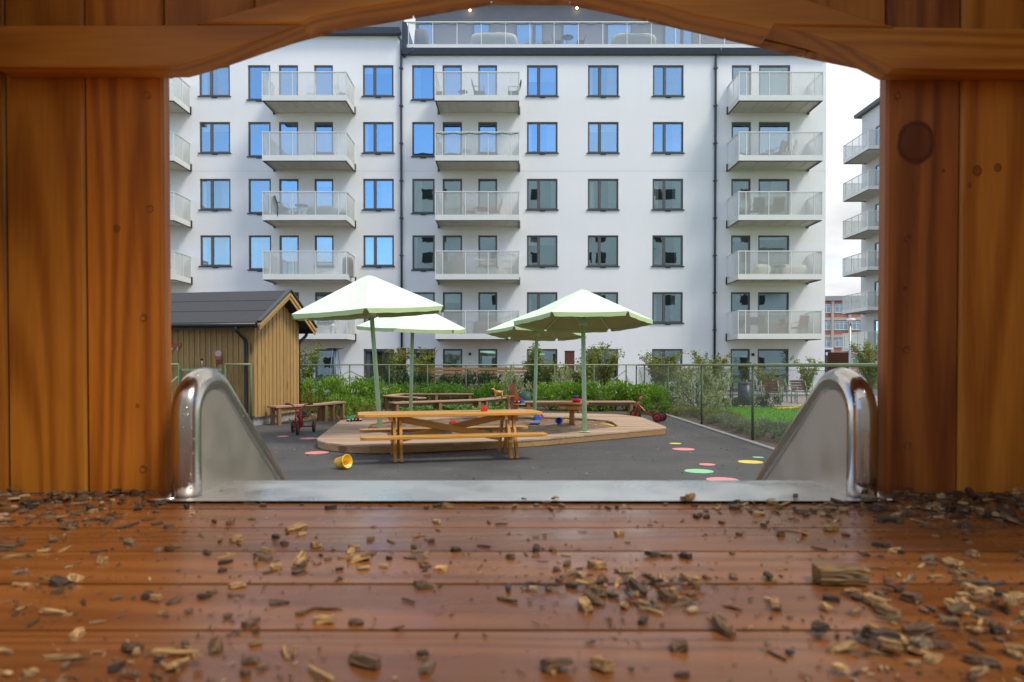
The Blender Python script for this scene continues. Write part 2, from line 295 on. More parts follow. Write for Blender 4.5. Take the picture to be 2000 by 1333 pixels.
M['oiled'] = wood('oiled_pine', (.70, .34, .055), (.46, .19, .025), 'x', rings=8, rough=.32, spec=.5, stretch=.06, fine=90, contrast=.8, knots=1.6, coat=.15)
M['oiledz'] = wood('oiled_pine_upright', (.62, .29, .05), (.40, .16, .022), 'z', rings=8, rough=.35, stretch=.06, fine=90, contrast=.8, knots=1.6)
M['larch'] = wood('weathered_deck_wood', (.52, .37, .25), (.38, .25, .155), 'x', rings=8, rough=.75, stretch=.05, fine=90, contrast=.8, knots=1.4)
M['larch_e'] = wood('larch_edge_board', (.42, .25, .11), (.27, .145, .055), 'x', rings=8, rough=.65, stretch=.05, fine=90, contrast=.8, knots=2.2)
M['benchw'] = wood('bench_wood', (.46, .29, .19), (.31, .18, .105), 'x', rings=8, rough=.7, stretch=.05, fine=90, contrast=.8)
M['benchz'] = wood('bench_post_wood', (.33, .19, .085), (.21, .11, .05), 'z', rings=8, rough=.7, stretch=.05, fine=90, contrast=.8)
M['log'] = wood('stripped_log', (.42, .165, .05), (.25, .085, .024), 'z', rings=10, rough=.5, stretch=.06, fine=90, contrast=.9, knots=2.0)
M['leaf_bright'] = leafmat('bright_leaves', (.11, .24, .014), (.24, .40, .035), .35, c3=(.36, .46, .09), f3=.08)
M['leaf_hedge'] = leafmat('hedge_leaves', (.085, .20, .014), (.17, .32, .030), .32)
M['leaf_dark'] = leafmat('dark_leaves', (.012, .045, .012), (.045, .095, .03), .15, .35, c3=(.20, .24, .10), f3=.10)
M['leaf_rose'] = leafmat('climber_leaves', (.15, .22, .025), (.30, .36, .06), .4, c3=(.30, .13, .04), f3=.14)
M['leaf_pale'] = leafmat('variegated_leaves', (.38, .42, .16), (.66, .65, .36), .35, c3=(.16, .22, .05), f3=.28)
M['leaf_silver'] = leafmat('silvery_leaves', (.14, .19, .09), (.32, .36, .22), .3, .6, c3=(.14, .09, .05), f3=.12)
M['leaf_yellow'] = leafmat('autumn_tinted_leaves', (.12, .19, .02), (.26, .27, .03), .3, c3=(.30, .12, .03), f3=.14)
M['leaf_ground'] = leafmat('strawberry_leaves', (.09, .20, .03), (.17, .30, .06), .3)
M['grass'] = leafmat('grass_blades', (.11, .30, .012), (.20, .44, .025), .35)
M['stem'] = plain('twig_bark', (.10, .06, .04), .9)
M['hips'] = plain('red_berries', (.30, .02, .02), .4)

# ---------------------------------------------------------------- mesh helpers
class MB:
    def __init__(s): s.v, s.f, s.sm = [], [], []
    def add(s, vs, fs, smooth=False):
        o = len(s.v); s.v += [tuple(p) for p in vs]
        for f in fs: s.f.append(tuple(i + o for i in f)); s.sm.append(smooth)
        return s
    def box(s, x0, x1, y0, y1, z0, z1):
        v = [(x, y, z) for z in (z0, z1) for y in (y0, y1) for x in (x0, x1)]
        return s.add(v, [(0, 2, 3, 1), (4, 5, 7, 6), (0, 1, 5, 4), (2, 6, 7, 3), (0, 4, 6, 2), (1, 3, 7, 5)])
    def bar(s, a, b, wd, ht, up=(0, 0, 1)):
        a, b = Vector(a), Vector(b); d = (b - a).normalized(); u = Vector(up)
        if abs(d.dot(u)) > .99: u = Vector((0, 1, 0))
        x = d.cross(u).normalized() * wd / 2; y = x.cross(d).normalized() * ht / 2
        v = [p + q for p in (a, b) for q in (-x - y, x - y, x + y, -x + y)]
        return s.add(v, [(0, 1, 2, 3), (7, 6, 5, 4), (0, 4, 5, 1), (1, 5, 6, 2), (2, 6, 7, 3), (3, 7, 4, 0)])
    def tube(s, pts, r, seg=8, closed=False, caps=True):
        pts = [Vector(p) for p in pts]; n = len(pts); rr = r if isinstance(r, (list, tuple)) else [r] * n
        prev = None; vs = []
        for i, p in enumerate(pts):
            if closed: d = pts[(i + 1) % n] - pts[i - 1]
            else: d = pts[min(i + 1, n - 1)] - pts[max(i - 1, 0)]
            d.normalize()
            if prev is None:
                u = Vector((0, 0, 1)) if abs(d.z) < .9 else Vector((1, 0, 0))
                x = d.cross(u).normalized()
            else: x = (prev - d * prev.dot(d)).normalized()
            prev = x; y = d.cross(x)
            for k in range(seg):
                a = 2 * math.pi * k / seg; vs.append(p + (x * math.cos(a) + y * math.sin(a)) * rr[i])
        fs = []
        for i in range(n if closed else n - 1):
            j = (i + 1) % n
            for k in range(seg):
                k2 = (k + 1) % seg; fs.append((i * seg + k, i * seg + k2, j * seg + k2, j * seg + k))
        s.add(vs, fs, seg > 4)
        if caps and not closed:
            o = len(s.v) - len(vs)
            s.f.append(tuple(o + k for k in reversed(range(seg)))); s.sm.append(False)
            s.f.append(tuple(o + (n - 1) * seg + k for k in range(seg))); s.sm.append(False)
        return s
    def lathe(s, prof, seg=20, c=(0, 0, 0), smooth=True):
        vs = [(c[0] + r * math.cos(2 * math.pi * k / seg), c[1] + r * math.sin(2 * math.pi * k / seg), c[2] + z) for r, z in prof for k in range(seg)]
        fs = [(i * seg + k, i * seg + (k + 1) % seg, (i + 1) * seg + (k + 1) % seg, (i + 1) * seg + k) for i in range(len(prof) - 1) for k in range(seg)]
        return s.add(vs, fs, smooth)
    def prism(s, poly, h, frame):
        """poly: 2-D outline; frame(u, v, t) -> point, t in h = (t0, t1)"""
        n = len(poly); vs = [frame(u, v, h[0]) for u, v in poly] + [frame(u, v, h[1]) for u, v in poly]
        fs = [tuple(range(n)), tuple(range(2 * n - 1, n - 1, -1))] + [(i, i + n, (i + 1) % n + n, (i + 1) % n) for i in range(n)]
        return s.add(vs, fs)
    def mesh(s, name, mat=None, bevel=0.0, fix=True):
        me = bpy.data.meshes.new(name); me.from_pydata(s.v, [], s.f)
        me.polygons.foreach_set('use_smooth', s.sm)
        if fix or bevel:
            bm = bmesh.new(); bm.from_mesh(me)
            if fix: bmesh.ops.recalc_face_normals(bm, faces=bm.faces)
            if bevel: bmesh.ops.bevel(bm, geom=[e for e in bm.edges], offset=bevel, segments=1, affect='EDGES', clamp_overlap=True)
            bm.to_mesh(me); bm.free()
        if mat is not None: me.materials.append(M[mat] if isinstance(mat, str) else mat)
        return me
    def build(s, name, mat, parent=None, loc=None, bevel=0.0, fix=True):
        return link(name, s.mesh(name, mat, bevel, fix), parent, loc)
def link(name, me, parent=None, loc=None, rot=None, scale=None):
    o = bpy.data.objects.new(name, me); COL.objects.link(o)
    if parent is not None: o.parent = parent
    if loc is not None: o.location = loc
    if rot is not None: o.rotation_euler = rot
    if scale is not None: o.scale = scale
    return o
def empty(name, loc=(0, 0, 0), rz=0.0):
    o = bpy.data.objects.new(name, None); COL.objects.link(o); o.location = loc; o.rotation_euler = (0, 0, rz); o.empty_display_size = .1
    return o
def tag(o, label, cat, group=None):
    o['label'] = label; o['category'] = cat
    if group: o['group'] = group
    return o
def structure(o): o['kind'] = 'structure'; return o
def stuff(o, label=None, cat=None):
    o['kind'] = 'stuff'
    if label: o['label'] = label; o['category'] = cat
    return o
def copy_tree(o, parent=None):
    c = o.copy(); COL.objects.link(c); c.parent = parent
    for ch in list(o.children): copy_tree(ch, c)
    return c
_pl = {}
def plank(name, parent, loc, size, mat, rot=(0, 0, 0), bevel=.003, tint=None):
    """a board: size = (length x, width y, thickness z), centred on loc"""
    key = (tuple(round(q, 3) for q in size), mat, bevel)
    if key not in _pl:
        a, b, c = (q / 2 for q in size); _pl[key] = MB().box(-a, a, -b, b, -c, c).mesh('board', mat, bevel)
    o = link(name, _pl[key], parent, loc, rot)
    if tint: o.color = (*tint, 1)
    return o
def plank_ab(name, parent, a, b, wd, ht, mat, roll=0.0, bevel=.003):
    """board from a to b; local x runs along it"""
    a, b = Vector(a), Vector(b); d = b - a
    q = d.to_track_quat('X', 'Z'); o = plank(name, parent, (a + b) / 2, (d.length, wd, ht), mat, bevel=bevel)
    o.rotation_euler = (q @ Matrix.Rotation(roll, 3, 'X').to_quaternion()).to_euler(); return o
def sheet(name, pts, z, mat, th=0.0):
    return structure(MB().add([(x, y, z) for x, y in pts], [tuple(range(len(pts)))]).build(name, mat))

# ================================================================ SETTING: ground
sheet('terrain', [(-400, -200), (400, -200), (400, 700), (-400, 700)], -.06, 'terrain')
asph = sheet('asphalt', [(-16, -10), (4.42, -10), (4.42, 19.4), (3.2, 20.0), (1.5, 17.9), (-3.4, 17.6), (-6.3, 17.45), (-16, 16.5)], 0, 'asphalt')
sheet('planting_bed', [(-16, 16.4), (-6.3, 17.3), (1.5, 17.75), (3.0, 19.8), (4.9, 18.5), (4.9, 34.9), (-30, 34.9), (-30, 16)], -.012, 'soil')
sheet('side_planting_bed', [(4.5, -10), (6.3, -10), (6.3, 34.9), (4.5, 34.9)], -.004, 'soil')
sheet('lawn', [(5.55, 0), (30, 0), (30, 23.7), (5.55, 23.7)], .008, 'lawnbase')
sheet('terrace', [(6.2, 23.7), (32, 23.7), (32, 32.0), (5.0, 32.0), (5.0, 25.2)], .0, 'paving')
sheet('gravel_path', [(-1.6, 17.7), (.9, 17.7), (1.2, 19.5), (.2, 22.8), (-.5, 22.4), (-1.2, 19.0)], .012, 'gravel')
ker = structure(empty('kerb', (4.45, 0, 0)))
y = -2.0
while y < 19.2:
    plank('kerb_stone', ker, (0, y + .495, 0.0), (.99, .11, .06), 'kerb', rot=(0, 0, R(90)), bevel=.006); y += 1.0
dots = [(553, 853, 11, 'pink'), (604, 857, 18, 'pink'), (619, 885, 23, 'pink'), (1319, 867, 12, 'yellow'), (1335, 878, 22, 'pink'), (1481, 894, 11, 'green'),
        (1466, 903, 24, 'yellow'), (1381, 908, 16, 'pink'), (1365, 921, 28, 'green'), (1411, 938, 31, 'pink'), (1343, 946, 18, 'green')]
for px, py, hw, c in dots:
    p = G(px, py); r = hw / FPX * p.y
    mb = MB(); n = 44
    mb.add([(r * math.cos(2 * math.pi * i / n) * (1 + rnd.uniform(-.03, .02)), r * math.sin(2 * math.pi * i / n) * (1 + rnd.uniform(-.04, .02)), 0) for i in range(n)], [tuple(range(n))])
    mb.build('painted_dot', 'dot_' + c, asph, (p.x, p.y, .004))

# ================================================================ PLAYHOUSE (the camera is inside it)
YW, DECK = 1.165, 1.23
ph = tag(empty('playhouse', (0, 0, 0)), 'orange timber playhouse framing the view, with wet plank deck and arched opening', 'playhouse')
arch_px = [(300, 163), (335, 154), (415, 135), (475, 115), (545, 92), (615, 72), (695, 54), (790, 40), (905, 19), (1022, 0), (1042, -4), (1062, 0), (1130, 15), (1280, 46), (1340, 64), (1415, 78), (1490, 94), (1615, 125), (1712, 143), (1760, 154)]
arch = [(W(a, b, YW + .024).x, W(a, b, YW + .024).z) for a, b in arch_px]
def zarch(x):
    for (a, za), (b, zb) in zip(arch, arch[1:]):
        if a <= x <= b: return za + (zb - za) * (x - a) / (b - a)
    return arch[0][1] if x < arch[0][0] else arch[-1][1]
XL, XR, SWL, SWR, ZTOP = -.5925, .636, -.862, .93, 2.34
def roofz(x): return 2.62 - .40 * abs(x - .025)
def wall_board(x0, x1, zf, mat, tint=None, y0=YW, y1=YW + .024, low=None):
    """vertical board with chamfered long edges; its foot follows zf(x)"""
    xs = [x0 + (x1 - x0) * i / 4 for i in range(5)]; cx = (x0 + x1) / 2; cz = DECK + .45; c = .005
    mb = MB()
    pr = [(x0 + .001, y1), (x0 + .001, y0 + c), (x0 + c, y0)] + [(x, y0) for x in xs[1:-1]] + [(x1 - c, y0), (x1 - .001, y0 + c), (x1 - .001, y1)]
    n = len(pr)
    v = [(x - cx, yy - y0, zf(x) - cz) for x, yy in pr] + [(x - cx, yy - y0, roofz(x) - .02 - cz) for x, yy in pr]
    fs = [(i, (i + 1) % n, (i + 1) % n + n, i + n) for i in range(n)] + [tuple(range(n)), tuple(range(2 * n - 1, n - 1, -1))]
    o = mb.add(v, fs).build('wall_board', mat, ph, (cx, y0, cz))
    if tint: o.color = (*tint, 1)
    return o
flat = lambda x: DECK + .001
e = XL; k = 0
for wd in (.1345, .1355, .13):
    x0 = max(e - wd, SWL - .03)
    wall_board(x0, e, flat, 'wall_knot' if k == 0 else 'wall_l', (1.0, .95, .9) if k == 0 else ((.86, .88, .9) if k == 1 else (.9, .9, .9))); e = x0; k += 1
    if e <= SWL - .02: break
e = XR; k = 0
for wd in (.127, .14, .05):
    x1 = min(e + wd, SWR)
    wall_board(e, x1, flat, 'wall_r' if k == 0 else 'wall_r2'); e = x1; k += 1
x = -.577
xs = [XL] + [(-.17 + .1345 * n) for n in range(-2, 7) if XL + .05 < -.17 + .1345 * n < XR - .02] + [XR]
for a, b in zip(xs, xs[1:]): wall_board(a, b, zarch, 'wall_l', (.9, .85, .8))
def fl_poly(name, pts, y0, y1, mat='beam'):
    P = [(W(a, b, y0).x, W(a, b, y0).z) for a, b in pts]
    cx = sum(p[0] for p in P) / len(P); cz = sum(p[1] for p in P) / len(P)
    mb = MB().prism([(a - cx, b - cz) for a, b in P], (0, y1 - y0), lambda u, v, t: (u, t, v))
    return mb.build(name, mat, ph, (cx, y0, cz), bevel=.0025)
YB = 1.118
fl_poly('beam', [(-15, 50), (-15, 131), (345, 130), (385, 119), (420, 108), (458, 95), (495, 82), (540, 67), (585, 51), (592, 47)], YB, YW - .002)
YR = YB - .004; KR = (YW - .002) / YR      # a rafter's far lower edge falls on the arch line
def soffit_edge(pts): return [(1000 + (a - 1000) * KR, HOR - (HOR - (b - 5)) * KR) for a, b in pts]
fl_poly('rafter', [(380, 46), (592, 46)] + soffit_edge([(622, 70), (695, 54), (790, 40), (905, 19), (1022, 0), (1036, -3)]) + [(1036, -190), (545, 0)], YR, YW - .002)
fl_poly('beam', [(2060, 57), (2060, 136), (1745, 135), (1700, 112), (1665, 95), (1600, 73), (1560, 62), (1520, 53), (1514, 50)], YB, YW - .002)
fl_poly('rafter', [(1752, 53), (1514, 49)] + soffit_edge([(1485, 93), (1415, 78), (1340, 64), (1280, 46), (1130, 15), (1062, 0), (1042, -3)]) + [(1042, -190), (1580, 0)], YR, YW - .002)
# screws
for px, py in ((288, 187), (294, 408), (282, 620), (281, 915), (1752, 188), (1772, 467), (1770, 683), (1772, 870)):
    p = W(px, py, YW); MB().lathe([(0, -.001), (.0045, -.001), (.0055, .0), (.0055, .002)], 12).build('screw', 'galv', ph, (p.x, YW, p.z)).rotation_euler = (R(90), 0, 0)
# side walls, of boards
yy = YW
while yy > .5:
    for X, s in ((SWL, -1), (SWR, 1)):
        b = plank('wall_board', ph, (X + s * .012, yy - .066, DECK + .475), (.95, .131, .024), 'beam', rot=(0, R(90), 0), bevel=.004)
    yy -= .1335
# roof, out of view; its back edge is cut short to admit daylight
RB = .75
for s in (-1, 1):
    for i in range(5):
        xa, xb = .025 + s * i * .21, .025 + s * (i * .21 + .208)
        za, zb = roofz(xa), roofz(xb)
        MB().add([(xa, RB, za), (xb, RB, zb), (xb, 1.42, zb), (xa, 1.42, za), (xa, RB, za + .02), (xb, RB, zb + .02), (xb, 1.42, zb + .02), (xa, 1.42, za + .02)],
                 [(0, 1, 2, 3), (7, 6, 5, 4), (0, 4, 5, 1), (1, 5, 6, 2), (2, 6, 7, 3), (3, 7, 4, 0)]).build('roof_board', 'beam', ph)
# deck
yy = 1.041 + .119 * 2; i = 0
while yy > -.45:
    w_ = .1185
    o = plank('deck_plank', ph, ((SWL + SWR) / 2, yy - w_ / 2, DECK - .0145 + rnd.uniform(-.0008, .0004)), (SWR - SWL - .004, w_ - .0045, .028), 'deckw', bevel=0.0)
    t = rnd.uniform(.88, 1.1); o.color = (t, t * rnd.uniform(.95, 1.0), t * .97, 1)
    yy -= .119; i += 1
for yj in (1.1, .4, -.35): plank('joist', ph, (.03, yj, DECK - .08), (1.75, .045, .095), 'beam')
for px_, py_ in ((-.82, 1.12), (.89, 1.12), (-.82, -.38), (.89, -.38)):
    MB().box(-.045, .045, -.045, .045, 0, DECK - .031).build('post', 'oiledz', ph, (px_, py_, 0), bevel=.004)

# ================================================================ STEEL SLIDE
sl_ = tag(empty('slide', (.02, 1.08, 0)), 'brushed stainless steel slide with two rounded side wings, wet with rain', 'slide')
def slz(y):   # bed height along the run (world y)
    if y < 1.25: return DECK + .004
    if y < 1.45: t = (y - 1.25) / .2; return DECK + .004 - .073 * t * t
    return max(DECK + .004 - .073 - .73 * (y - 1.45), .28)
ys = [1.08, 1.1, 1.16, 1.25] + [1.25 + .02 * i for i in range(1, 11)] + [2.0, 2.4, 2.55, 2.62, 2.9]
bed = MB()
for i, y in enumerate(ys):
    for X in (-.575, .575): bed.v.append((X, y - 1.08, slz(y)))
for i in range(len(ys) - 1): bed.f.append((2 * i, 2 * i + 1, 2 * i + 3, 2 * i + 2)); bed.sm.append(True)
bed.build('bed', 'steel_bed', sl_)
for s, xc in ((-1, -.556), (1, .556)):
    r = .023
    path = [(1.122, DECK + .005)] + [(1.122, DECK + .03 + .02 * i) for i in range(5)]
    # arc over the top then the straight run down (slope -.73)
    cy, cz, ra = 1.122 + .070, 1.365, .070
    ang0, ang1 = math.pi, math.atan2(1, .73)
    for i in range(1, 15):
        a = ang0 + (ang1 - ang0) * i / 14; path.append((cy + ra * math.cos(a) * 1.0, cz + ra * math.sin(a) * .82))
    ey, ez = path[-1]
    for t in (.1, .2, .35, .5, .8, 1.1): path.append((ey + t, ez - .73 * t))
    MBt = MB().tube([(xc, p - 1.08, q) for p, q in path], r, 18)
    wing = MBt.build('side_wing', 'steel', sl_)
    pl = [(p, q) for p, q in path]; low = [(p, max(slz(p) - .05, .2)) for p, q in reversed(path)]
    poly = pl + low[:-1] + [(1.122, DECK + .004)]
    o = MB().prism(poly, (xc - s * .012 - .004, xc - s * .012 + .004), lambda u, v, t: (t, u - 1.08, v)).build('wing_plate', 'steel_plate', wing)
    # rounded fillet pads at the wing foot
    MB().lathe([(.0, .0), (.034, .0), (.036, .003), (.030, .006), (.0, .007)], 18, (xc - s * -.035, .045, DECK + .0005)).build('foot_plate', 'steel', wing)

# ================================================================ WOOD CHIPS ON THE DECK
def chip_mesh(i):
    """splintered flake: eight-sided outline, broken ends, uneven top; unit length about 1.2"""
    r = random.Random(100 + i); thin = i % 3 == 0
    l = r.uniform(1.3, 2.0) if thin else r.uniform(.8, 1.4); wd = r.uniform(.28, .42) if thin else r.uniform(.45, .85); h = r.uniform(.10, .18) if thin else r.uniform(.16, .36)
    ol = [(-1, -.7), (-.45, -1), (.4, -.95), (1, -.75), (1.02, .55), (.5, 1), (-.3, .95), (-1.04, .7)]
    jx = [r.uniform(-.2, .2) for _ in ol]; jy = [r.uniform(-.16, .16) for _ in ol]; tl = r.uniform(-.10, .10)
    pts = [((a + jx[k]) * l / 2, (b + jy[k]) * wd / 2, r.uniform(0, .03)) for k, (a, b) in enumerate(ol)]
    pts += [((a * .93 + jx[k] + r.uniform(-.09, .09)) * l / 2, (b * .9 + jy[k] + r.uniform(-.1, .1)) * wd / 2, h * (1 + tl * a * 3) + r.uniform(-.06, .05)) for k, (a, b) in enumerate(ol)]
    pts.append((r.uniform(-.2, .2), r.uniform(-.08, .08), h + r.uniform(-.05, .05)))
    return MB().add(pts, [tuple(range(7, -1, -1))] + [(8 + k, 8 + (k + 1) % 8, 16) for k in range(8)] + [(k, (k + 1) % 8, (k + 1) % 8 + 8, k + 8) for k in range(8)]).mesh('chip', 'chipw')
chips = [chip_mesh(i) for i in range(12)]
tints = {'tan': (1.0, .86, .62), 'pale': (1.35, 1.15, .85), 'brown': (.42, .34, .30), 'dark': (.16, .14, .15), 'grey': (.62, .62, .66)}
chip_label = {'tan': 'small tan wood chip', 'pale': 'small pale split wood chip', 'brown': 'small brown bark chip', 'dark': 'small almost black soaked chip', 'grey': 'small weathered grey chip'}
cr = random.Random(21)
def chip_spots():
    L_ = []
    # dense drifts against the walls, a band across the middle, heavy right side, sparse elsewhere
    def add(n, fx, fy): L_.extend((fx(), fy()) for _ in range(n))
    add(150, lambda: cr.gauss(130, 105), lambda: cr.triangular(960, 1035, 968)); add(210, lambda: cr.uniform(1700, 2010), lambda: cr.triangular(958, 1045, 968))
    add(70, lambda: cr.triangular(1240, 1740, 1700), lambda: cr.triangular(972, 1020, 988)); add(26, lambda: cr.uniform(420, 1250), lambda: cr.gauss(989, 4))
    add(64, lambda: cr.gauss(1230, 110), lambda: cr.gauss(1145, 22)); add(34, lambda: cr.gauss(740, 110), lambda: cr.gauss(1105, 24))
    add(120, lambda: cr.gauss(1850, 130), lambda: cr.gauss(1190, 80)); add(78, lambda: cr.uniform(0, 560), lambda: cr.uniform(1050, 1325))
    add(50, lambda: cr.uniform(300, 1750), lambda: cr.uniform(1010, 1090)); add(40, lambda: cr.uniform(560, 1900), lambda: cr.uniform(1160, 1330))
    return L_
rest = MB(); spots = chip_spots(); placed = {}; todo = []
def chip_place(px, py):
    p = G(px, py, DECK)
    p.x = max(SWL + .012, min(SWR - .012, p.x)); p.y = min(p.y, YW - .012)
    on_lip = p.y > 1.08 and -.5 < p.x < .52
    key = (round(p.x / .020), round(p.y / .020)); lift = placed.get(key, 0); placed[key] = lift + 1
    return p, (.006 if on_lip else .0) + min(lift, 6) * .003
for px, py in spots:
    p, dz = chip_place(px, py)
    size = cr.uniform(.006, .013) if cr.random() < .75 else cr.uniform(.013, .021)
    kind = cr.choices(['tan', 'pale', 'brown', 'dark', 'grey'], [34, 14, 28, 14, 10])[0]
    if py < 1040 and (px < 330 or px > 1700): kind = cr.choices(['tan', 'brown', 'dark'], [25, 40, 35])[0]
    todo.append((size / p.y, size, p, dz, kind, (cr.gauss(0, .14), cr.gauss(0, .14), cr.uniform(0, 6.28))))
todo.sort(key=lambda t: -t[0])
def lump(size, p, dz, rot, sx=1.0, sy=1.0):
    me = chips[cr.randrange(12)]; mt = Matrix.Translation((p.x, p.y, DECK + dz)) @ Matrix.Rotation(rot[2], 4, 'Z') @ Matrix.Rotation(rot[0], 4, 'X') @ Matrix.Diagonal((size * sx, size * sy, size, 1))
    rest.add([mt @ v.co for v in me.vertices], [tuple(q.vertices) for q in me.polygons])
for i, (_, size, p, dz, kind, rot) in enumerate(todo):
    if i < 298:
        o = link('wood_chip', chips[cr.randrange(12)], None, (p.x, p.y, DECK + dz - .0006), rot, (size,) * 3)
        t = tints[kind]; v = cr.uniform(.8, 1.2); o.color = (t[0] * v, t[1] * v, t[2] * v, 1)
        where = ('at the left of the deck' if p.x / p.y < -.27 else 'at the right of the deck' if p.x / p.y > .30 else 'in the middle of the deck') + (', near the slide' if p.y > .88 else ', close to the camera' if p.y < .60 else '')
        tag(o, chip_label[kind] + ' ' + where, 'wood chip', kind + ' chips ' + where)
    else: lump(size, p, dz, rot)
for i in range(2600):   # crumbs and needles
    px, py = cr.choice(spots); p, dz = chip_place(px + cr.gauss(0, 110), min(1330, max(964, py + cr.gauss(0, 30))))
    lump(cr.uniform(.0012, .0045), p, 0, (0, 0, cr.uniform(0, 6)), cr.uniform(.6, 1.6), .6)
o = stuff(rest.build('wood_chip_litter', 'litter', fix=False), 'fine brown bark crumbs strewn between the chips on the deck', 'bark litter'); o.color = (.35, .28, .24, 1)
p = G(1640, 1137, DECK)
o = MB().add([((a + rnd.uniform(-.04, .04)), b + rnd.uniform(-.04, .04), z) for z in (0, .68) for a, b in ((-1, -.5), (-.3, -.53), (.4, -.49), (1, -.5), (1, .5), (-1, .5))], [(5, 4, 3, 2, 1, 0), (6, 7, 8, 9, 10, 11)] + [(k, (k + 1) % 6, (k + 1) % 6 + 6, k + 6) for k in range(6)]).build('wood_block', 'chipw', None, (p.x, p.y, DECK), bevel=.05); o.scale = (.0245,) * 3; o.rotation_euler = (0, 0, R(-4)); o.color = (.62, .50, .26, 1)
tag(o, 'largest thick rectangular wood chip on the deck, standing on its long edge at right', 'wood chip')

# ================================================================ APARTMENT BUILDING (main facade)
YF = 35.0
bld = tag(empty('apartment_building', (0, YF, 0)), 'white rendered apartment block with four stacks of balconies facing the playground', 'building')
def FX(px, py=350): return W(px, py, YF).x
def FZ(py): return W(1000, py, YF).z
ZT = [FZ(q) for q in (682, 571, 460, 349.5, 238.5, 127.5)]
cols = [('double', 270, 330), ('double', 390, 450), ('tall', 485, 529.5), ('door', 545, 583), ('narrow', 614, 651), ('double', 709, 769.5), ('tall', 805, 848.5), ('door', 864.5, 903.5),
        ('narrow', 934, 971.5), ('double', 1029, 1089), ('double', 1148, 1208), ('double', 1274.5, 1335), ('door', 1428.5, 1467), ('large', 1481.5, 1542)]
WH = {'double': 1.575, 'tall': 1.76, 'door': 2.22, 'narrow': 1.60, 'large': 2.12}
WW = {'double': FX(449) - FX(389), 'tall': FX(529) - FX(485), 'door': FX(583) - FX(545), 'narrow': FX(651) - FX(614), 'large': FX(1542) - FX(1481)}
RV = .13
def ringmesh(mb, x0, x1, z0, z1, t, y0, y1):
    v = []
    for y in (y0, y1):
        v += [(x0, y, z0), (x1, y, z0), (x1, y, z1), (x0, y, z1), (x0 + t, y, z0 + t), (x1 - t, y, z0 + t), (x1 - t, y, z1 - t), (x0 + t, y, z1 - t)]
    f = []
    for i in range(4):
        j = (i + 1) % 4
        f += [(i, j, j + 4, i + 4), (i + 8, i + 12, j + 12, j + 8), (i, i + 8, j + 8, j), (i + 4, j + 4, j + 12, i + 12)]
    return mb.add(v, f)
def window_proto(kind, full=True):
    w_, h_ = WW[kind], WH[kind]; t = .062
    # origin: top left of the opening, on the facade plane
    fr = ringmesh(MB(), 0, w_, -h_, 0, t, .05, .12).build('window' if kind != 'door' else 'balcony_door', 'frame', bld)
    def pane(x0, x1, z0, z1): 
        MB().add([(x0, .085, z0), (x1, .085, z0), (x1, .085, z1), (x0, .085, z1)], [(0, 1, 2, 3)]).build('pane', 'pane', fr)
    if kind == 'double':
        m = w_ * .385
        MB().box(m - .048, m + .048, .045, .121, -h_ + t, -t).build('mullion', 'frame', fr)
        for a, b in ((t, m - .048), (m + .048, w_ - t)):
            pane(a + .03, b - .03, -h_ + t + .03, -t - .03); ringmesh(MB(), a + .002, b - .002, -h_ + t + .002, -t - .002, .028, .066, .11).build('sash', 'frame', fr)
    else:
        pane(t + .03, w_ - t - .03, -h_ + t + (.03 if kind != 'door' else .12), -t - .03); ringmesh(MB(), t + .002, w_ - t - .002, -h_ + t + .002, -t - .002, .028, .066, .11).build('sash', 'frame', fr)
    if kind != 'door':
        MB().add([(-.06, -.055, -h_ - .055), (w_ + .06, -.055, -h_ - .055), (w_ + .06, .05, -h_ - .02), (-.06, .05, -h_ - .02), (-.06, -.055, -h_ + .0), (w_ + .06, -.055, -h_ + .0), (w_ + .06, .05, -h_ + .03), (-.06, .05, -h_ + .03)],
                 [(0, 3, 2, 1), (4, 5, 6, 7), (0, 1, 5, 4), (1, 2, 6, 5), (2, 3, 7, 6), (3, 0, 4, 7)]).build('sill', 'slate', fr)
        if kind in ('double', 'tall'): MB().box(w_ * .5 - .14, w_ * .5 + .14, -.045, .0, -h_ - .10, -h_ - .062).build('vent', 'black', fr)
    return fr
protos = {}
opens = []
cur = random.Random(5)
def curtain(fr, x0, x1, z0, z1, mat='curtain', y=.22, folds=.03):
    mb = MB(); n = max(8, int((x1 - x0) / .035))
    for i in range(n + 1):
        x = x0 + (x1 - x0) * i / n; yy = y + folds * math.sin(i * 1.7) + cur.uniform(-.006, .006)
        mb.v += [(x, yy, z0), (x, yy, z1)]
    for i in range(n): mb.f.append((2 * i, 2 * i + 2, 2 * i + 3, 2 * i + 1)); mb.sm.append(True)
    mb.build('curtain', mat, fr, fix=False)
for k in range(6):
    for ci, (kind, a, b) in enumerate(cols):
        x0 = FX(a, 682 - 111 * k) if False else FX(a); z1 = ZT[k]
        w_, h_ = WW[kind], WH[kind]
        opens.append((x0, x0 + w_, z1 - h_, z1))
        if kind not in protos: o = protos[kind] = window_proto(kind)
        else: o = copy_tree(protos[kind], bld)
        o.location = (x0, 0, z1)
        # copies of the source's curtains must not travel: added after all copies are made
        o['_spot'] = (k * 100 + ci)
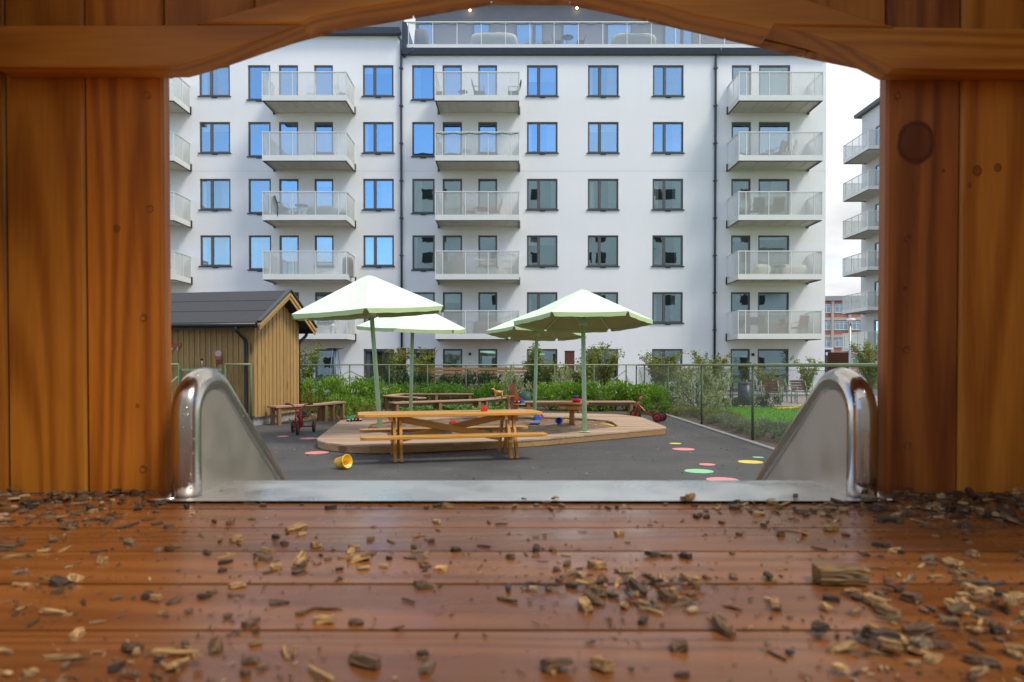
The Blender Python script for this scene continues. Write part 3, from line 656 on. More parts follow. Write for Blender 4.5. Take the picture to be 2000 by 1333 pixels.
for o in [q for q in bld.children if '_spot' in q]:
    k, ci = divmod(o['_spot'], 100); del o['_spot']; kind = cols[ci][0]; w_, h_ = WW[kind], WH[kind]; q = cur.random()
    if (k, ci) in ((2, 5), (2, 4), (1, 4)): curtain(o, .08, w_ - .08, -h_ + .1, -.08)
    elif (k, ci) == (3, 13): curtain(o, w_ * .45, w_ - .1, -h_ + .1, -.08, 'curtain_y')
    elif (k, ci) == (5, 13): curtain(o, w_ * .55, w_ * .75, -h_ + .1, -.08)
    elif kind == 'double' and q < .72:
        curtain(o, w_ - .08 - cur.uniform(.2, .75), w_ - .08, -h_ + .1, -.08)
        if q < .3: curtain(o, .08, .08 + cur.uniform(.12, .3), -h_ + .1, -.08)
    elif kind == 'tall' and q < .6: curtain(o, .08, .08 + cur.uniform(.15, .4), -h_ + .1, -.08)
    elif q > .74: curtain(o, .08, w_ - .08, -cur.uniform(.3, .8), -.08, 'curtain', .16, .004)
# wall with openings
XA, XB, XS = -24.0, FX(1613), FX(787)
ZL, ZR = FZ(71), FZ(109)
def holed_wall(name, x0, x1, z0, z1, holes, mat, parent):
    hs = [h for h in holes if h[0] < x1 and h[1] > x0 and h[2] < z1]
    xs = sorted({x0, x1} | {max(x0, min(x1, q)) for h in hs for q in h[:2]}); zs = sorted({z0, z1} | {max(z0, min(z1, q)) for h in hs for q in h[2:]})
    mb = MB(); idx = {}
    def vid(x, y, z):
        key = (x, y, z)
        if key not in idx: idx[key] = len(mb.v); mb.v.append(key)
        return idx[key]
    def solid(x, z): return not any(h[0] < x < h[1] and h[2] < z < h[3] for h in hs)
    for a, b in zip(xs, xs[1:]):
        for c, d in zip(zs, zs[1:]):
            if solid((a + b) / 2, (c + d) / 2): mb.f.append((vid(a, 0, c), vid(b, 0, c), vid(b, 0, d), vid(a, 0, d))); mb.sm.append(False)
    for (a, b, c, d) in hs:
        for p, q in (((a, c), (b, c)), ((b, c), (b, d)), ((b, d), (a, d)), ((a, d), (a, c))):
            mb.f.append((vid(p[0], 0, p[1]), vid(q[0], 0, q[1]), vid(q[0], RV + .06, q[1]), vid(p[0], RV + .06, p[1]))); mb.sm.append(False)
    return mb.build(name, mat, parent, fix=False)
holed_wall('wall', XA, XS, -.1, ZL, opens, 'stucco', bld); holed_wall('wall', XS, XB, -.1, ZR, opens, 'stucco', bld)
MB().box(XA, XB - .02, .19, .25, -.1, .5).build('plinth_lining', 'concrete', bld)
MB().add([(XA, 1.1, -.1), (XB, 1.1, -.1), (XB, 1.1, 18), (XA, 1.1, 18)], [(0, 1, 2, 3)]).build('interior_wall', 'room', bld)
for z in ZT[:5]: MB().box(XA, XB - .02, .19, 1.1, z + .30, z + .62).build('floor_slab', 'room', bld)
MB().add([(XB, 0, -.1), (XB, 12, -.1), (XB, 12, ZR), (XB, 0, ZR)], [(0, 1, 2, 3)]).build('end_wall', 'stucco', bld)
zj = FZ(334.5); MB().box(XA, XB, -.003, .0, zj - .012, zj + .012).build('render_joint', 'stucco2', bld)
# downpipes, gutters
def pipe(pts, r=.06, name='downpipe'): return MB().tube(pts, r, 10).build(name, 'slate', bld)
xd = FX(784.5)
d1 = pipe([(xd - .25, -.2, FZ(66)), (xd - .2, -.2, FZ(70)), (xd, -.1, FZ(82)), (xd, -.09, FZ(100)), (xd, -.09, 8), (xd, -.09, .1)])
pipe([(xd + .62, -.2, FZ(97)), (xd + .6, -.2, FZ(104)), (xd + .1, -.1, FZ(113))], .055)
xd2 = FX(1396)
pipe([(xd2 + .22, -.22, FZ(99)), (xd2 + .2, -.2, FZ(104)), (xd2 + .02, -.1, FZ(112)), (xd2, -.09, FZ(120)), (xd2, -.09, 8), (xd2, -.09, .1)])
for xx in (xd, xd2):
    for i in range(9): MB().box(xx - .09, xx + .09, -.16, -.0, 1.3 + 1.9 * i, 1.36 + 1.9 * i).build('pipe_clip', 'slate', bld)
# eaves of the left part
MB().add([(XA, -.32, FZ(71)), (XS - .1, -.32, FZ(71)), (XS - .1, .0, FZ(71)), (XA, 0, FZ(71)), (XA, -.36, FZ(60)), (XS - .1, -.36, FZ(60)), (XS - .1, .3, FZ(60)), (XA, .3, FZ(60))],
         [(0, 3, 2, 1), (4, 5, 6, 7), (0, 1, 5, 4), (1, 2, 6, 5), (2, 3, 7, 6), (3, 0, 4, 7)]).build('eaves_gutter', 'slate', bld)
MB().box(XA, XS - .1, 1.0, 1.2, FZ(75), FZ(-40)).build('attic_wall', 'grey_render', bld)
aw = ringmesh(MB(), FX(706, 52), FX(742, 52), FZ(95), FZ(44), .06, .9, 1.0).build('attic_window', 'frame', bld)
MB().add([(FX(708, 52), .95, FZ(95)), (FX(740, 52), .95, FZ(95)), (FX(740, 52), .95, FZ(46)), (FX(708, 52), .95, FZ(46))], [(0, 1, 2, 3)]).build('pane', 'pane', aw)
# roof terrace of the right part
MB().add([(XS, -.2, FZ(109)), (XB + .1, -.2, FZ(109)), (XB + .1, 0, FZ(109.5)), (XS, 0, FZ(109.5)), (XS, -.26, FZ(98)), (XB + .1, -.26, FZ(98)), (XB + .1, .3, FZ(98)), (XS, .3, FZ(98))],
         [(0, 3, 2, 1), (4, 5, 6, 7), (0, 1, 5, 4), (1, 2, 6, 5), (2, 3, 7, 6), (3, 0, 4, 7)]).build('eaves_gutter', 'slate', bld)
MB().box(XS + .1, XB, .3, 6, FZ(91), FZ(87)).build('terrace_floor', 'soffit', bld)
MB().box(XS - .02, XS + .2, -.06, 3, FZ(109), FZ(44)).build('parapet_end', 'slate', bld)
MB().box(XS + .2, XB, .1, .16, FZ(94.5), FZ(85)).build('terrace_fascia', 'bal', bld)
MB().box(XS + .2, XB, .08, .15, FZ(42.5), FZ(40.5)).build('terrace_handrail', 'bal', bld)
tp = [797 + 47.6 * i for i in range(18)]
for i, px in enumerate(tp):
    X = FX(px, 60)
    if X > XB: break
    MB().box(X - .022, X + .022, .10, .145, FZ(85), FZ(42.5)).build('terrace_post', 'bal', bld)
    X2 = min(FX(px + 47.6, 60), XB)
    MB().add([(X + .025, .12, FZ(84.8)), (X2 - .025, .12, FZ(84.8)), (X2 - .025, .12, FZ(43)), (X + .025, .12, FZ(43))], [(0, 1, 2, 3)]).build('terrace_glass', 'terrglass', bld)
MB().box(XS + .2, XB - .6, 3.2, 3.4, FZ(110), FZ(-60)).build('penthouse_wall', 'grey_render', bld)
MB().box(XS + .2, XB - .6, 2.6, 3.2, FZ(-62), FZ(-66)).build('penthouse_eaves', 'slate', bld)
for a, b in ((818, 850), (925, 957), (1008, 1041), (1044, 1060), (1098, 1130), (1184, 1232), (1295, 1328), (1330, 1350)):
    PZ = lambda q: W(1000, q, 38.15).z; x0, x1 = (a - 1000) / FPX * 38.2, (b - 1000) / FPX * 38.2
    wdw = ringmesh(MB(), x0, x1, PZ(96), PZ(46), .06, 3.12, 3.199).build('penthouse_window', 'frame', bld)
    MB().add([(x0 + .05, 3.16, PZ(96)), (x1 - .05, 3.16, PZ(96)), (x1 - .05, 3.16, PZ(47)), (x0 + .05, 3.16, PZ(47))], [(0, 1, 2, 3)]).build('pane', 'pane', wdw)
# balconies
def balcony_proto():
    Wd, D, Hf, Hr = 4.1, 1.75, .26, 1.385
    b = MB().box(.04, Wd - .04, -D + .04, -.002, .05, .2).build('balcony', 'soffit', bld)
    for (x0, x1, y0, y1) in ((0, Wd, -D, -D + .035), (0, .035, -D + .036, 0), (Wd - .035, Wd, -D + .036, 0)): MB().box(x0, x1, y0, y1, 0, Hf).build('fascia', 'bal', b)
    for (x0, x1, y0, y1) in ((.03, Wd - .03, -D + .02, -D + .07), (.02, .07, -D + .071, -.02), (Wd - .07, Wd - .02, -D + .071, -.02)): MB().box(x0, x1, y0, y1, -.03, -.001).build('edge_angle', 'black', b)
    for i in range(5):
        x = .45 + .8 * i; MB().box(x - .16, x + .16, -D + .25, -.35, .02, .0495).build('soffit_rib', 'soffit', b, bevel=.012)
    for x in (.0, Wd - .05): MB().box(x - .052 if x < 1 else x + .052, x - .002 if x < 1 else x + .102, -.07, -.002, -.05, .34).build('bracket', 'black', b)
    px = [.02, .37, 1.48, 2.58, 3.69, Wd - .02]
    for x in px: MB().box(x - .018, x + .018, -D + .005, -D + .04, Hf, Hr - .03).build('post', 'bal', b)
    for x0, x1 in zip(px, px[1:]): MB().add([(x0 + .02, -D + .02, Hf - .01), (x1 - .02, -D + .02, Hf - .01), (x1 - .02, -D + .02, Hr - .03), (x0 + .02, -D + .02, Hr - .03)], [(0, 1, 2, 3)]).build('glass_panel', 'balglass', b)
    for x in (.02, Wd - .02):
        for y in (-D * .5, -.03): MB().box(x - .018, x + .018, y - .018, y + .018, Hf, Hr - .03).build('post', 'bal', b)
        for y0, y1 in ((-D + .04, -D * .5 - .02), (-D * .5 + .02, -.05)): MB().add([(x, y0, Hf - .01), (x, y1, Hf - .01), (x, y1, Hr - .03), (x, y0, Hr - .03)], [(0, 1, 2, 3)]).build('side_panel', 'balmesh', b)
    for (x0, x1, y0, y1) in ((-.01, Wd + .01, -D - .005, -D + .05), (-.01, .05, -D + .051, 0), (Wd - .05, Wd + .01, -D + .051, 0)): MB().box(x0, x1, y0, y1, Hr - .03, Hr + .015).build('handrail', 'bal', b)
    return b
YBAL = YF - 1.75
bal_x = [W(175, 350, YBAL).x, W(512, 350, YBAL).x, W(849.5, 350, YBAL).x, W(1442.5, 350, YBAL).x]
bal_z = [W(1000, q, YBAL).z - 1.385 for q in (607, 490.5, 374.5, 258, 140.5)]
bp_ = balcony_proto(); first = True
for z in bal_z:
    for x in bal_x:
        o = bp_ if first else copy_tree(bp_, bld); first = False; o.location = (x, 0, z)
# ground floor wall lamps, soffit lamps
for px, py in ((918, 692), (1470, 693), (598, 694)): MB().box(-.06, .06, -.10, 0, -.07, .07).build('wall_lamp', 'black', bld, (FX(px, py), 0, FZ(py)), bevel=.01)
lampm, nt_, b_ = newmat('warm_bulb'); b_.inputs['Emission Color'].default_value = (1, .72, .42, 1); b_.inputs['Emission Strength'].default_value = 4; b_.inputs['Base Color'].default_value = (.9, .8, .6, 1)
for px, py, side in ((918, 20, 'left'), (1127, 15, 'right')):
    p = W(px, py, 38.0)
    o = empty('terrace_lamp', (p.x, 38.19, p.z)); MB().box(-.04, .04, -.10, 0, -.02, .10).build('holder', 'slate', o)
    MB().lathe([(0.001, -.07), (.05, -.05), (.065, 0), (.05, .05), (.001, .06)], 14, (0, -.19, -.02)).build('bulb', lampm, o)
    tag(o, 'lit round wall lamp on the grey penthouse, %s of the two' % side, 'lamp')

# ================================================================ COURTYARD BLOCKS BEHIND THE CAMERA (seen in the panes)
def far_block(name, x0, x1, H, y, label, nfl, dx=3.2):
    o = tag(empty(name, ((x0 + x1) / 2, y, 0)), label, 'building'); hw = (x1 - x0) / 2
    MB().box(-hw, hw, -9, 0, 0, H - .6).build('wall', 'stucco', o)
    MB().box(-hw - .3, hw + .3, -9.3, .4, H - .58, H).build('roof', 'slate', o)
    pf = ringmesh(MB(), -.75, .75, 0, 1.5, .08, .001, .03).build('window', 'frame', o)
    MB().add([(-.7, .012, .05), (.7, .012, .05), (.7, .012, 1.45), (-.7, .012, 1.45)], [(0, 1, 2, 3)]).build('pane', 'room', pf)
    n = int(2 * hw / dx); firstw = True; fr_ = random.Random(int(x1 * 7)); off_ = [fr_.uniform(-.9, .9) for _ in range(7)]; sc_ = [fr_.choice((.6, 1, 1, 1.5)) for _ in range(7)]
    for f in range(nfl):
        for i in range(n):
            if not firstw and fr_.random() < .3: continue
            q = pf if firstw else copy_tree(pf, o); firstw = False
            q.location = (-hw + dx * (i + .5) + off_[i % 7], 0, 1.0 + 2.95 * f); q.scale = (sc_[i % 7], 1, 1)
    for i in range(int(2 * hw / 9)):      # balconies, one stack every nine metres
        for f in range(1, nfl):
            if (i + f) % 2: MB().box(-1.9, 1.9, .001, 1.5, 0, 1.25).build('balcony', 'bal', o, (-hw + 5 + 9 * i, 0, 2.95 * f - .1))
    return o
far_block('courtyard_block', -14, 52, 31.0, -26, 'tall white block across the yard, mirrored in the middle windows', 9)
far_block('courtyard_block', -60, -17, 12.0, -28, 'lower white block across the yard, mirrored in the left windows', 4)

# ================================================================ NEIGHBOUR BLOCK ON THE RIGHT
nb = tag(empty('neighbour_building', (27.5, 53.9, 0)), 'cream apartment block at the right edge with a stack of balconies', 'building')
nh = []
ztop = W(1693, 253, 49.5).z
for k in range(7):
    zr = ztop - 2.913 * k; nh += [(2.0, 4.2, zr - 1.0, zr + .95), (7.2, 9.4, zr - 1.0, zr + .95)]
holed_wall('wall', 0, 16, -.1, 21.0, nh, 'stucco2', nb).rotation_euler = (0, 0, R(-90))
MB().add([(0, 0, -.1), (14, 0, -.1), (14, 0, 21), (0, 0, 21)], [(0, 1, 2, 3)]).build('end_wall', 'stucco2', nb)
MB().box(.6, .7, -16, 0, -.1, 21).build('interior_wall', 'room', nb)
for (a, b, c, d) in nh:
    fr = ringmesh(MB(), a, b, c, d, .08, .06, .1).build('window', 'frame', nb); fr.rotation_euler = (0, 0, R(-90))
    MB().add([(a + .05, .08, c + .05), (b - .05, .08, c + .05), (b - .05, .08, d - .05), (a + .05, .08, d - .05)], [(0, 1, 2, 3)]).build('pane', 'pane', fr)
MB().add([(-.35, -16, 20.95), (-.35, .5, 20.95), (14, .5, 20.95), (14, -16, 20.95), (-.4, -16, 21.2), (-.4, .55, 21.2), (14, .55, 26.5), (14, -16, 26.5)],
         [(0, 1, 2, 3), (7, 6, 5, 4), (0, 4, 5, 1), (1, 5, 6, 2), (2, 6, 7, 3), (3, 7, 4, 0)]).build('roof', 'slate', nb)
for k in range(7):
    zr = ztop - 2.913 * k - 1.385
    if zr < 1: break
    c = copy_tree(bp_, nb); c.location = (0, -.6, zr); c.rotation_euler = (0, 0, R(-90)); c.scale = (.92, 1, 1)

# ================================================================ FAR BRICK BUILDING
fb = tag(empty('brick_building', (66, 130, 0), R(-9)), 'distant four storey brick and concrete building with rows of white windows', 'building')
MB().box(-14, 14, .25, 12, 0, 13.7).build('wall', 'brick', fb); MB().box(-14.2, 14.2, -.3, 12.3, 13.72, 14.6).build('roof', 'concrete', fb)
firstw = None
for f in range(4):
    MB().box(-14, 14, .0, .249, 3.3 * f + .05, 3.3 * f + .6).build('concrete_band', 'brickbeige', fb)
    for i in range(9):
        x = -12.4 + 3.1 * i
        if firstw is None:
            o = firstw = ringmesh(MB(), -1.2, 1.2, 0, 1.7, .1, .12, .24).build('window', 'whitep', fb)
            MB().add([(-1.15, .2, .05), (1.15, .2, .05), (1.15, .2, 1.65), (-1.15, .2, 1.65)], [(0, 1, 2, 3)]).build('pane', 'paleblue', o)
            for t in (-.4, .4): MB().box(t - .04, t + .04, .13, .199, .1, 1.6).build('glazing_bar', 'whitep', o)
            MB().box(-1.1, 1.1, .125, .195, 1.15, 1.22).build('transom', 'whitep', o)
        else: o = copy_tree(firstw, fb)
        o.location = (x, 0, 3.3 * f + 1.5)
for i in range(10): MB().box(-14 + 3.1 * i - .25, -14 + 3.1 * i + .25, -.1, -.001, 0, 13.7).build('pilaster', 'brickbeige', fb)
ks = tag(empty('kiosk', (37.9, 82, 0)), 'small blue-grey kiosk with red trimmed doorway beside the white block', 'kiosk')
MB().box(-1.4, .4, 0, 3, 0, 3.3).build('wall', 'slate', ks); MB().box(-1.6, .5, -.3, 3, 3.302, 3.5).build('roof', 'whitep', ks); MB().box(-1.2, -.55, -.06, -.001, 0, 2.3).build('door_frame', 'red', ks); MB().box(-1.1, -.65, -.1, -.061, .1, 2.2).build('door', 'whitep', ks)
MB().box(-.4, .1, -.5, -.3, 2.6, 2.95).build('sign_board', 'whitep', ks)
rf = tag(empty('board_screen', (28.7, 60, 0)), 'dark red-brown board screen behind the lamp post', 'fence')
for i in range(12): MB().box(-.001, .149, 0, .03, 0, 2.55).build('board', 'corten', rf, (-.95 + .155 * i, 0, 0))
lp = tag(empty('lamp_post', (19.8, 40, 0)), 'slim grey lamp post with a small round head', 'street lamp')
MB().tube([(0, 0, 0), (0, 0, 1), (0, 0, 3.9)], [.075, .07, .055], 10).build('pole', 'galv', lp); MB().lathe([(.001, .22), (.2, .2), (.26, .14), (.24, .09), (.08, .05), (.05, -.1)], 16, (.05, 0, 3.95)).build('lamp_head', 'whitep', lp)

# ================================================================ BALCONY FURNITURE
def root(name, label, cat, loc, rz=0, group=None): return tag(empty(name, loc, rz), label, cat, group)
def folding_chair(loc, rz, mat, label, slat=True):
    o = root('folding_chair', label, 'chair', loc, rz)
    for s in (-.2, .2):
        MB().tube([(s, .24, 0), (s, -.12, .45), (s, -.26, .86)], .012, 6).build('frame_leg', mat, o); MB().tube([(s * .9, -.26, 0), (s * .9, .2, .46)], .012, 6).build('leg', mat, o)
    for i in range(4): MB().box(-.19, .19, -.16 + .1 * i, -.08 + .1 * i, .455, .47).build('seat_slat', mat, o)
    for i in range(2): MB().bar((-.2, -.21 - .04 * i, .70 + .1 * i), (.2, -.21 - .04 * i, .70 + .1 * i), .015, .06).build('back_slat', mat, o)
    return o
def round_table(loc, mat, label, r=.33, h=.72):
    o = root('round_table', label, 'table', loc)
    MB().lathe([(.001, h), (r, h), (r, h - .025), (.001, h - .025)], 22).build('top', mat, o)
    for a in range(3):
        c, s = math.cos(a * 2.094), math.sin(a * 2.094); MB().tube([(.25 * c, .25 * s, 0), (0.03 * c, 0.03 * s, h * .5), (.2 * c, .2 * s, h - .03)], .012, 6).build('leg', mat, o)
    return o
def armchair(loc, rz, mat, label, cat='chair'):
    o = root('armchair', label, cat, loc, rz)
    MB().box(-.27, .27, -.25, .27, .36, .44).build('seat', mat, o, bevel=.02)
    MB().add([(-.27, -.25, .44), (.27, -.25, .44), (.27, -.40, .98), (-.27, -.40, .98), (-.27, -.20, .44), (.27, -.20, .44), (.27, -.35, .98), (-.27, -.35, .98)],
             [(0, 1, 2, 3), (7, 6, 5, 4), (0, 4, 5, 1), (1, 5, 6, 2), (2, 6, 7, 3), (3, 7, 4, 0)]).build('backrest', mat, o)
    for s in (-1, 1):
        MB().tube([(s * .29, .25, 0), (s * .29, .24, .62), (s * .29, -.28, .66)], .02, 6).build('armrest', mat, o); MB().tube([(s * .27, -.24, 0), (s * .27, -.26, .45)], .02, 6).build('leg', mat, o)
    return o
def covered(loc, size, mat, label, name='covered_furniture', seed=0, cat='cover'):
    r = random.Random(seed); a, b, h = size; mb = MB(); n, m = 9, 6
    prof = [(1.0, 0), (.99, .35), (.96, .7), (.9, .93), (.72, 1.0)]
    sg = 24
    for (f, z) in prof:
        for k in range(sg):
            t = 2 * math.pi * k / sg; c, s = math.cos(t), math.sin(t); q = (abs(c) ** 4 + abs(s) ** 4) ** -.25; wob = 1 + r.uniform(-.03, .03)
            mb.v.append((a / 2 * c * q * f * wob, b / 2 * s * q * f * wob, h * z + (r.uniform(-.03, .03) if z > .5 else 0)))
    for i in range(len(prof) - 1):
        for k in range(sg): mb.f.append((i * sg + k, i * sg + (k + 1) % sg, (i + 1) * sg + (k + 1) % sg, (i + 1) * sg + k)); mb.sm.append(True)
    mb.f.append(tuple(4 * sg + k for k in range(sg))); mb.sm.append(True)
    o = mb.build(name, mat, None, loc, fix=False); return tag(o, label, cat)
def pot_plant(loc, label, r=.18, h=.32, leaf='leaf_bright', lh=.4, seed=3, pot='charcoal'):
    o = root('potted_plant', label, 'plant', loc)
    MB().lathe([(.001, 0), (r * .75, 0), (r, h), (r * .9, h), (r * .85, h - .03), (.001, h - .03)], 16).build('pot', pot, o)
    rr = random.Random(seed); mb = MB()
    for i in range(140):
        d = Vector((rr.gauss(0, 1), rr.gauss(0, 1), abs(rr.gauss(0, 1)))).normalized() * rr.uniform(.3, 1); c = Vector((d.x * r * 1.5, d.y * r * 1.5, h + d.z * lh))
        leaf_add(mb, c, d, .05, rr)
    mb.build('foliage', leaf, o, fix=False); return o
def leaf_add(mb, c, d, s, rr, asp=.5):
    d = (Vector(d) + Vector((rr.gauss(0, .5), rr.gauss(0, .5), rr.gauss(0, .4)))).normalized()
    x = d.cross(Vector((rr.gauss(0, 1), rr.gauss(0, 1), rr.gauss(0, 1)))).normalized(); u = x.cross(d).normalized()
    l = s * rr.uniform(.7, 1.3)
    o = len(mb.v); c = Vector(c)
    mb.v += [tuple(c - d * l * .5), tuple(c + x * l * asp * .5 + u * l * .1), tuple(c + d * l * .5), tuple(c - x * l * asp * .5 + u * l * .1)]
    mb.f += [(o, o + 1, o + 2), (o, o + 2, o + 3)]; mb.sm += [False, False]
def BP(col, k, fx, fy=.5): return Vector((bal_x[col] + 4.1 * fx, YF - 1.75 * fy, bal_z[k - 1] + .2))
folding_chair(BP(1, 5, .52), R(30), 'whitep', 'white folding chair on the top balcony of the left stack')
folding_chair(BP(1, 5, .88), R(-40), 'whitep', 'white folding chair by the right end of the top left balcony')
armchair(BP(1, 3, .12), R(-100), 'greyfab', 'grey armchair at the left end of the third left-stack balcony')
armchair(BP(1, 3, .20, .8), R(-60), 'charcoal', 'charcoal armchair beside the round table on the third left-stack balcony')
round_table(BP(1, 3, .40), 'charcoal', 'dark round table on the third left-stack balcony')
covered(BP(1, 3, .66), (1.6, .8, .62), 'greyfab', 'dark covered sofa on the third left-stack balcony', seed=2)
pot_plant(BP(1, 3, .9), 'leafy potted plant right of the covered sofa', seed=4)
o = root('lantern', 'white lantern on the lowest left-stack balcony', 'lantern', BP(1, 1, .80, .7))
ringmesh(MB(), -.13, .13, 0, .45, .025, -.13, .13).build('frame', 'whitep', o); MB().lathe([(.15, .451), (.03, .6), (.001, .6)], 4).build('cap', 'whitep', o)
pot_plant(BP(1, 1, .42, .7), 'low planter with greenery on the lowest left-stack balcony', r=.3, h=.15, lh=.15, seed=6, pot='whitep')
covered(BP(1, 2, .97, .6), (.5, .5, .95), 'greyfab', 'grey covered object at the right end of the second left-stack balcony', seed=8)
round_table(BP(2, 5, .32, .6), 'charcoal', 'small dark round table on the top middle balcony', r=.24, h=.5)
o = root('crate', 'wooden crate at the left end of the top middle balcony', 'crate', BP(2, 5, .06, .7))
for i in range(4): MB().box(-.2, .2, -.2, .2, .1 * i, .1 * i + .08).build('slat', 'benchw', o)
armchair(BP(2, 5, .52, .6), R(-90), 'charcoal', 'dark lounge chair at the middle of the top middle balcony'); armchair(BP(2, 5, .93, .6), R(90), 'charcoal', 'dark chair at the right end of the top middle balcony')
round_table(BP(2, 4, .36, .6), 'whitep', 'white garden table on the second highest middle balcony', r=.28, h=.5); pot_plant(BP(2, 4, .62), 'bushy potted plant on the second highest middle balcony', seed=9, leaf='leaf_dark')
armchair(BP(2, 3, .40, .5), R(-90), 'benchw', 'left of two wooden armchairs on the third middle balcony'); armchair(BP(2, 3, .70, .5), R(90), 'benchw', 'right of two wooden armchairs on the third middle balcony')
round_table(BP(2, 3, .55, .5), 'benchw', 'wooden table between the two wooden armchairs', r=.38, h=.6)
covered(BP(2, 2, .24, .5), (.75, .6, 1.05), 'greyfab', 'grey covered barbecue on the second middle balcony', 'covered_barbecue', 11)
folding_chair(BP(2, 2, .52, .7), R(10), 'whitep', 'left white slatted chair on the second middle balcony'); folding_chair(BP(2, 2, .67, .7), R(-10), 'whitep', 'right white slatted chair on the second middle balcony')
round_table(BP(2, 2, .60, .4), 'whitep', 'white table behind two white chairs on the second middle balcony', .4, .7)
o = root('shelf_unit', 'white shelf unit at the right end of the second middle balcony', 'shelf', BP(2, 2, .86, .3))
for x in (-.3, .28): MB().box(x, x + .02, -.15, .15, 0, 1.3).build('side', 'whitep', o)
for i in range(4): MB().box(-.279, .279, -.15, .15, .15 + .36 * i, .17 + .36 * i).build('shelf', 'whitep', o)
covered(BP(2, 1, .62, .5), (1.5, .7, .7), 'greyfab', 'grey sofa on the lowest middle balcony', 'sofa', 12, 'sofa'); covered(BP(2, 1, .18, .5), (.6, .6, .75), 'greyfab', 'grey armchair on the lowest middle balcony', 'covered_armchair', 13, 'chair')
armchair(BP(3, 4, .68, .5), R(60), 'whitecloth', 'pale high-backed chair on the second highest right balcony'); armchair(BP(3, 4, .56, .4), R(40), 'greyfab', 'grey lounge chair on the second highest right balcony'); round_table(BP(3, 4, .42, .7), 'whitep', 'white wire table on the second highest right balcony', .24, .45)
pot_plant(BP(3, 4, .08, .5), 'tall potted plant at the left of the second highest right balcony', lh=.8, seed=14, pot='whitep')
armchair(BP(3, 3, .28, .6), R(0), 'charcoal', 'left of two dark tub chairs on the third right balcony'); armchair(BP(3, 3, .52, .6), R(0), 'charcoal', 'right of two dark tub chairs on the third right balcony')
covered(BP(3, 2, .72, .5), (1.5, .7, .6), 'whitecloth', 'pale cushioned sofa on the second right balcony', 'sofa', 15, 'sofa'); covered(BP(3, 2, .36, .5), (.8, .7, .62), 'whitecloth', 'pale cushioned armchair on the second right balcony', 'armchair_cushioned', 16, 'chair'); round_table(BP(3, 2, .53, .8), 'charcoal', 'dark low table between pale sofa and armchair', .3, .5)
o = root('drying_rack', 'clothes drying rack with dark laundry on the lowest right balcony', 'drying rack', BP(3, 1, .24, .6))
for s in (-.35, .35):
    MB().tube([(s - .3, 0, 0), (s + .2, 0, .9)], .012, 6).build('leg', 'whitep', o)
MB().add([(-.55, -.25, .9), (.55, -.25, .9), (.45, .25, .92), (-.45, .25, .92), (-.3, -.27, .5), (.3, -.27, .5)], [(0, 1, 2, 3), (0, 4, 5, 1)]).build('laundry', 'charcoal', o, fix=False)
folding_chair(BP(3, 1, .42, .6), R(-80), 'yellowpaint', 'left yellow folding chair on the lowest right balcony'); folding_chair(BP(3, 1, .58, .6), R(80), 'yellowpaint', 'right yellow folding chair on the lowest right balcony'); round_table(BP(3, 1, .50, .6), 'yellowpaint', 'yellow table between the yellow folding chairs', .28, .68)
armchair(BP(3, 1, .82, .5), R(20), 'benchw', 'wooden armchair with cushion at right of the lowest right balcony')
# roof terrace furniture
zt_ = FZ(87)
def TP(px, Y): return Vector(((px - 1000) / FPX * Y, Y, zt_))
covered(TP(965, 35.75), (2.5, .9, .8), 'whitecloth', 'long off-white covered sofa on the roof terrace', seed=17); covered(TP(825, 35.75), (.75, .7, 1.05), 'greyfab', 'grey covered barbecue at the left of the roof terrace', 'covered_barbecue', 18)
covered(TP(1235, 35.75), (2.4, 1.0, .75), 'whitecloth', 'beige tarpaulin covered furniture on the right of the roof terrace', seed=19)
round_table(TP(1108, 35.75), 'charcoal', 'dark bistro table on the roof terrace', .3, .72); folding_chair(TP(1086, 35.75), R(-90), 'charcoal', 'dark folding chair left of the bistro table'); folding_chair(TP(1134, 35.75), R(90), 'charcoal', 'dark folding chair right of the bistro table')
pot_plant(TP(1031, 35.75), 'round leafy pot plant on the roof terrace', .26, .3, seed=20, pot='terr'); pot_plant(TP(1050, 35.75), 'smaller flowering pot beside the round pot plant on the terrace', .18, .28, 'leaf_rose', .25, 21); pot_plant(TP(1067, 35.75), 'dark empty-looking pot beside the bistro chairs', .2, .4, 'leaf_dark', .06, 22)
# garlands along two rails
def garland(name, a, b, sag, n, mat, label, r=.012):
    mb = MB(); pts = []
    for i in range(n * 8 + 1):
        t = i / (n * 8); f = (t * n) % 1; pts.append(Vector(a).lerp(Vector(b), t) + Vector((0, 0, -sag * 4 * f * (1 - f))))
    mb.tube(pts, r, 5); o = mb.build(name, mat); return tag(o, label, 'string lights')
a = BP(2, 4, .02, 1.0); a.y -= .03; a.z += 1.13; b = BP(2, 4, .99, 1.0); b.y -= .03; b.z += 1.13; garland('garland', a, b, .07, 5, 'leaf_dark', 'dark garland along the rail of the second highest middle balcony', .022)
a = BP(2, 1, .03, .97); a.z += 1.05; b = BP(2, 1, .97, .97); b.z += 1.05; garland('string_lights', a, b, .45, 1, 'black', 'string of small lights sagging inside the lowest middle balcony')
a = BP(2, 2, .03, .97); a.z += 1.0; b = BP(2, 2, .97, .97); b.z += 1.0; garland('string_lights', a, b, .05, 4, 'black', 'string of small lights along the second middle balcony rail')
a = Vector((FX(800, 44), YF + .06, FZ(44))); b = Vector((FX(1340, 44), YF + .06, FZ(44))); garland('string_lights', a, b, .07, 16, 'black', 'string of lights looped along the roof terrace rail')

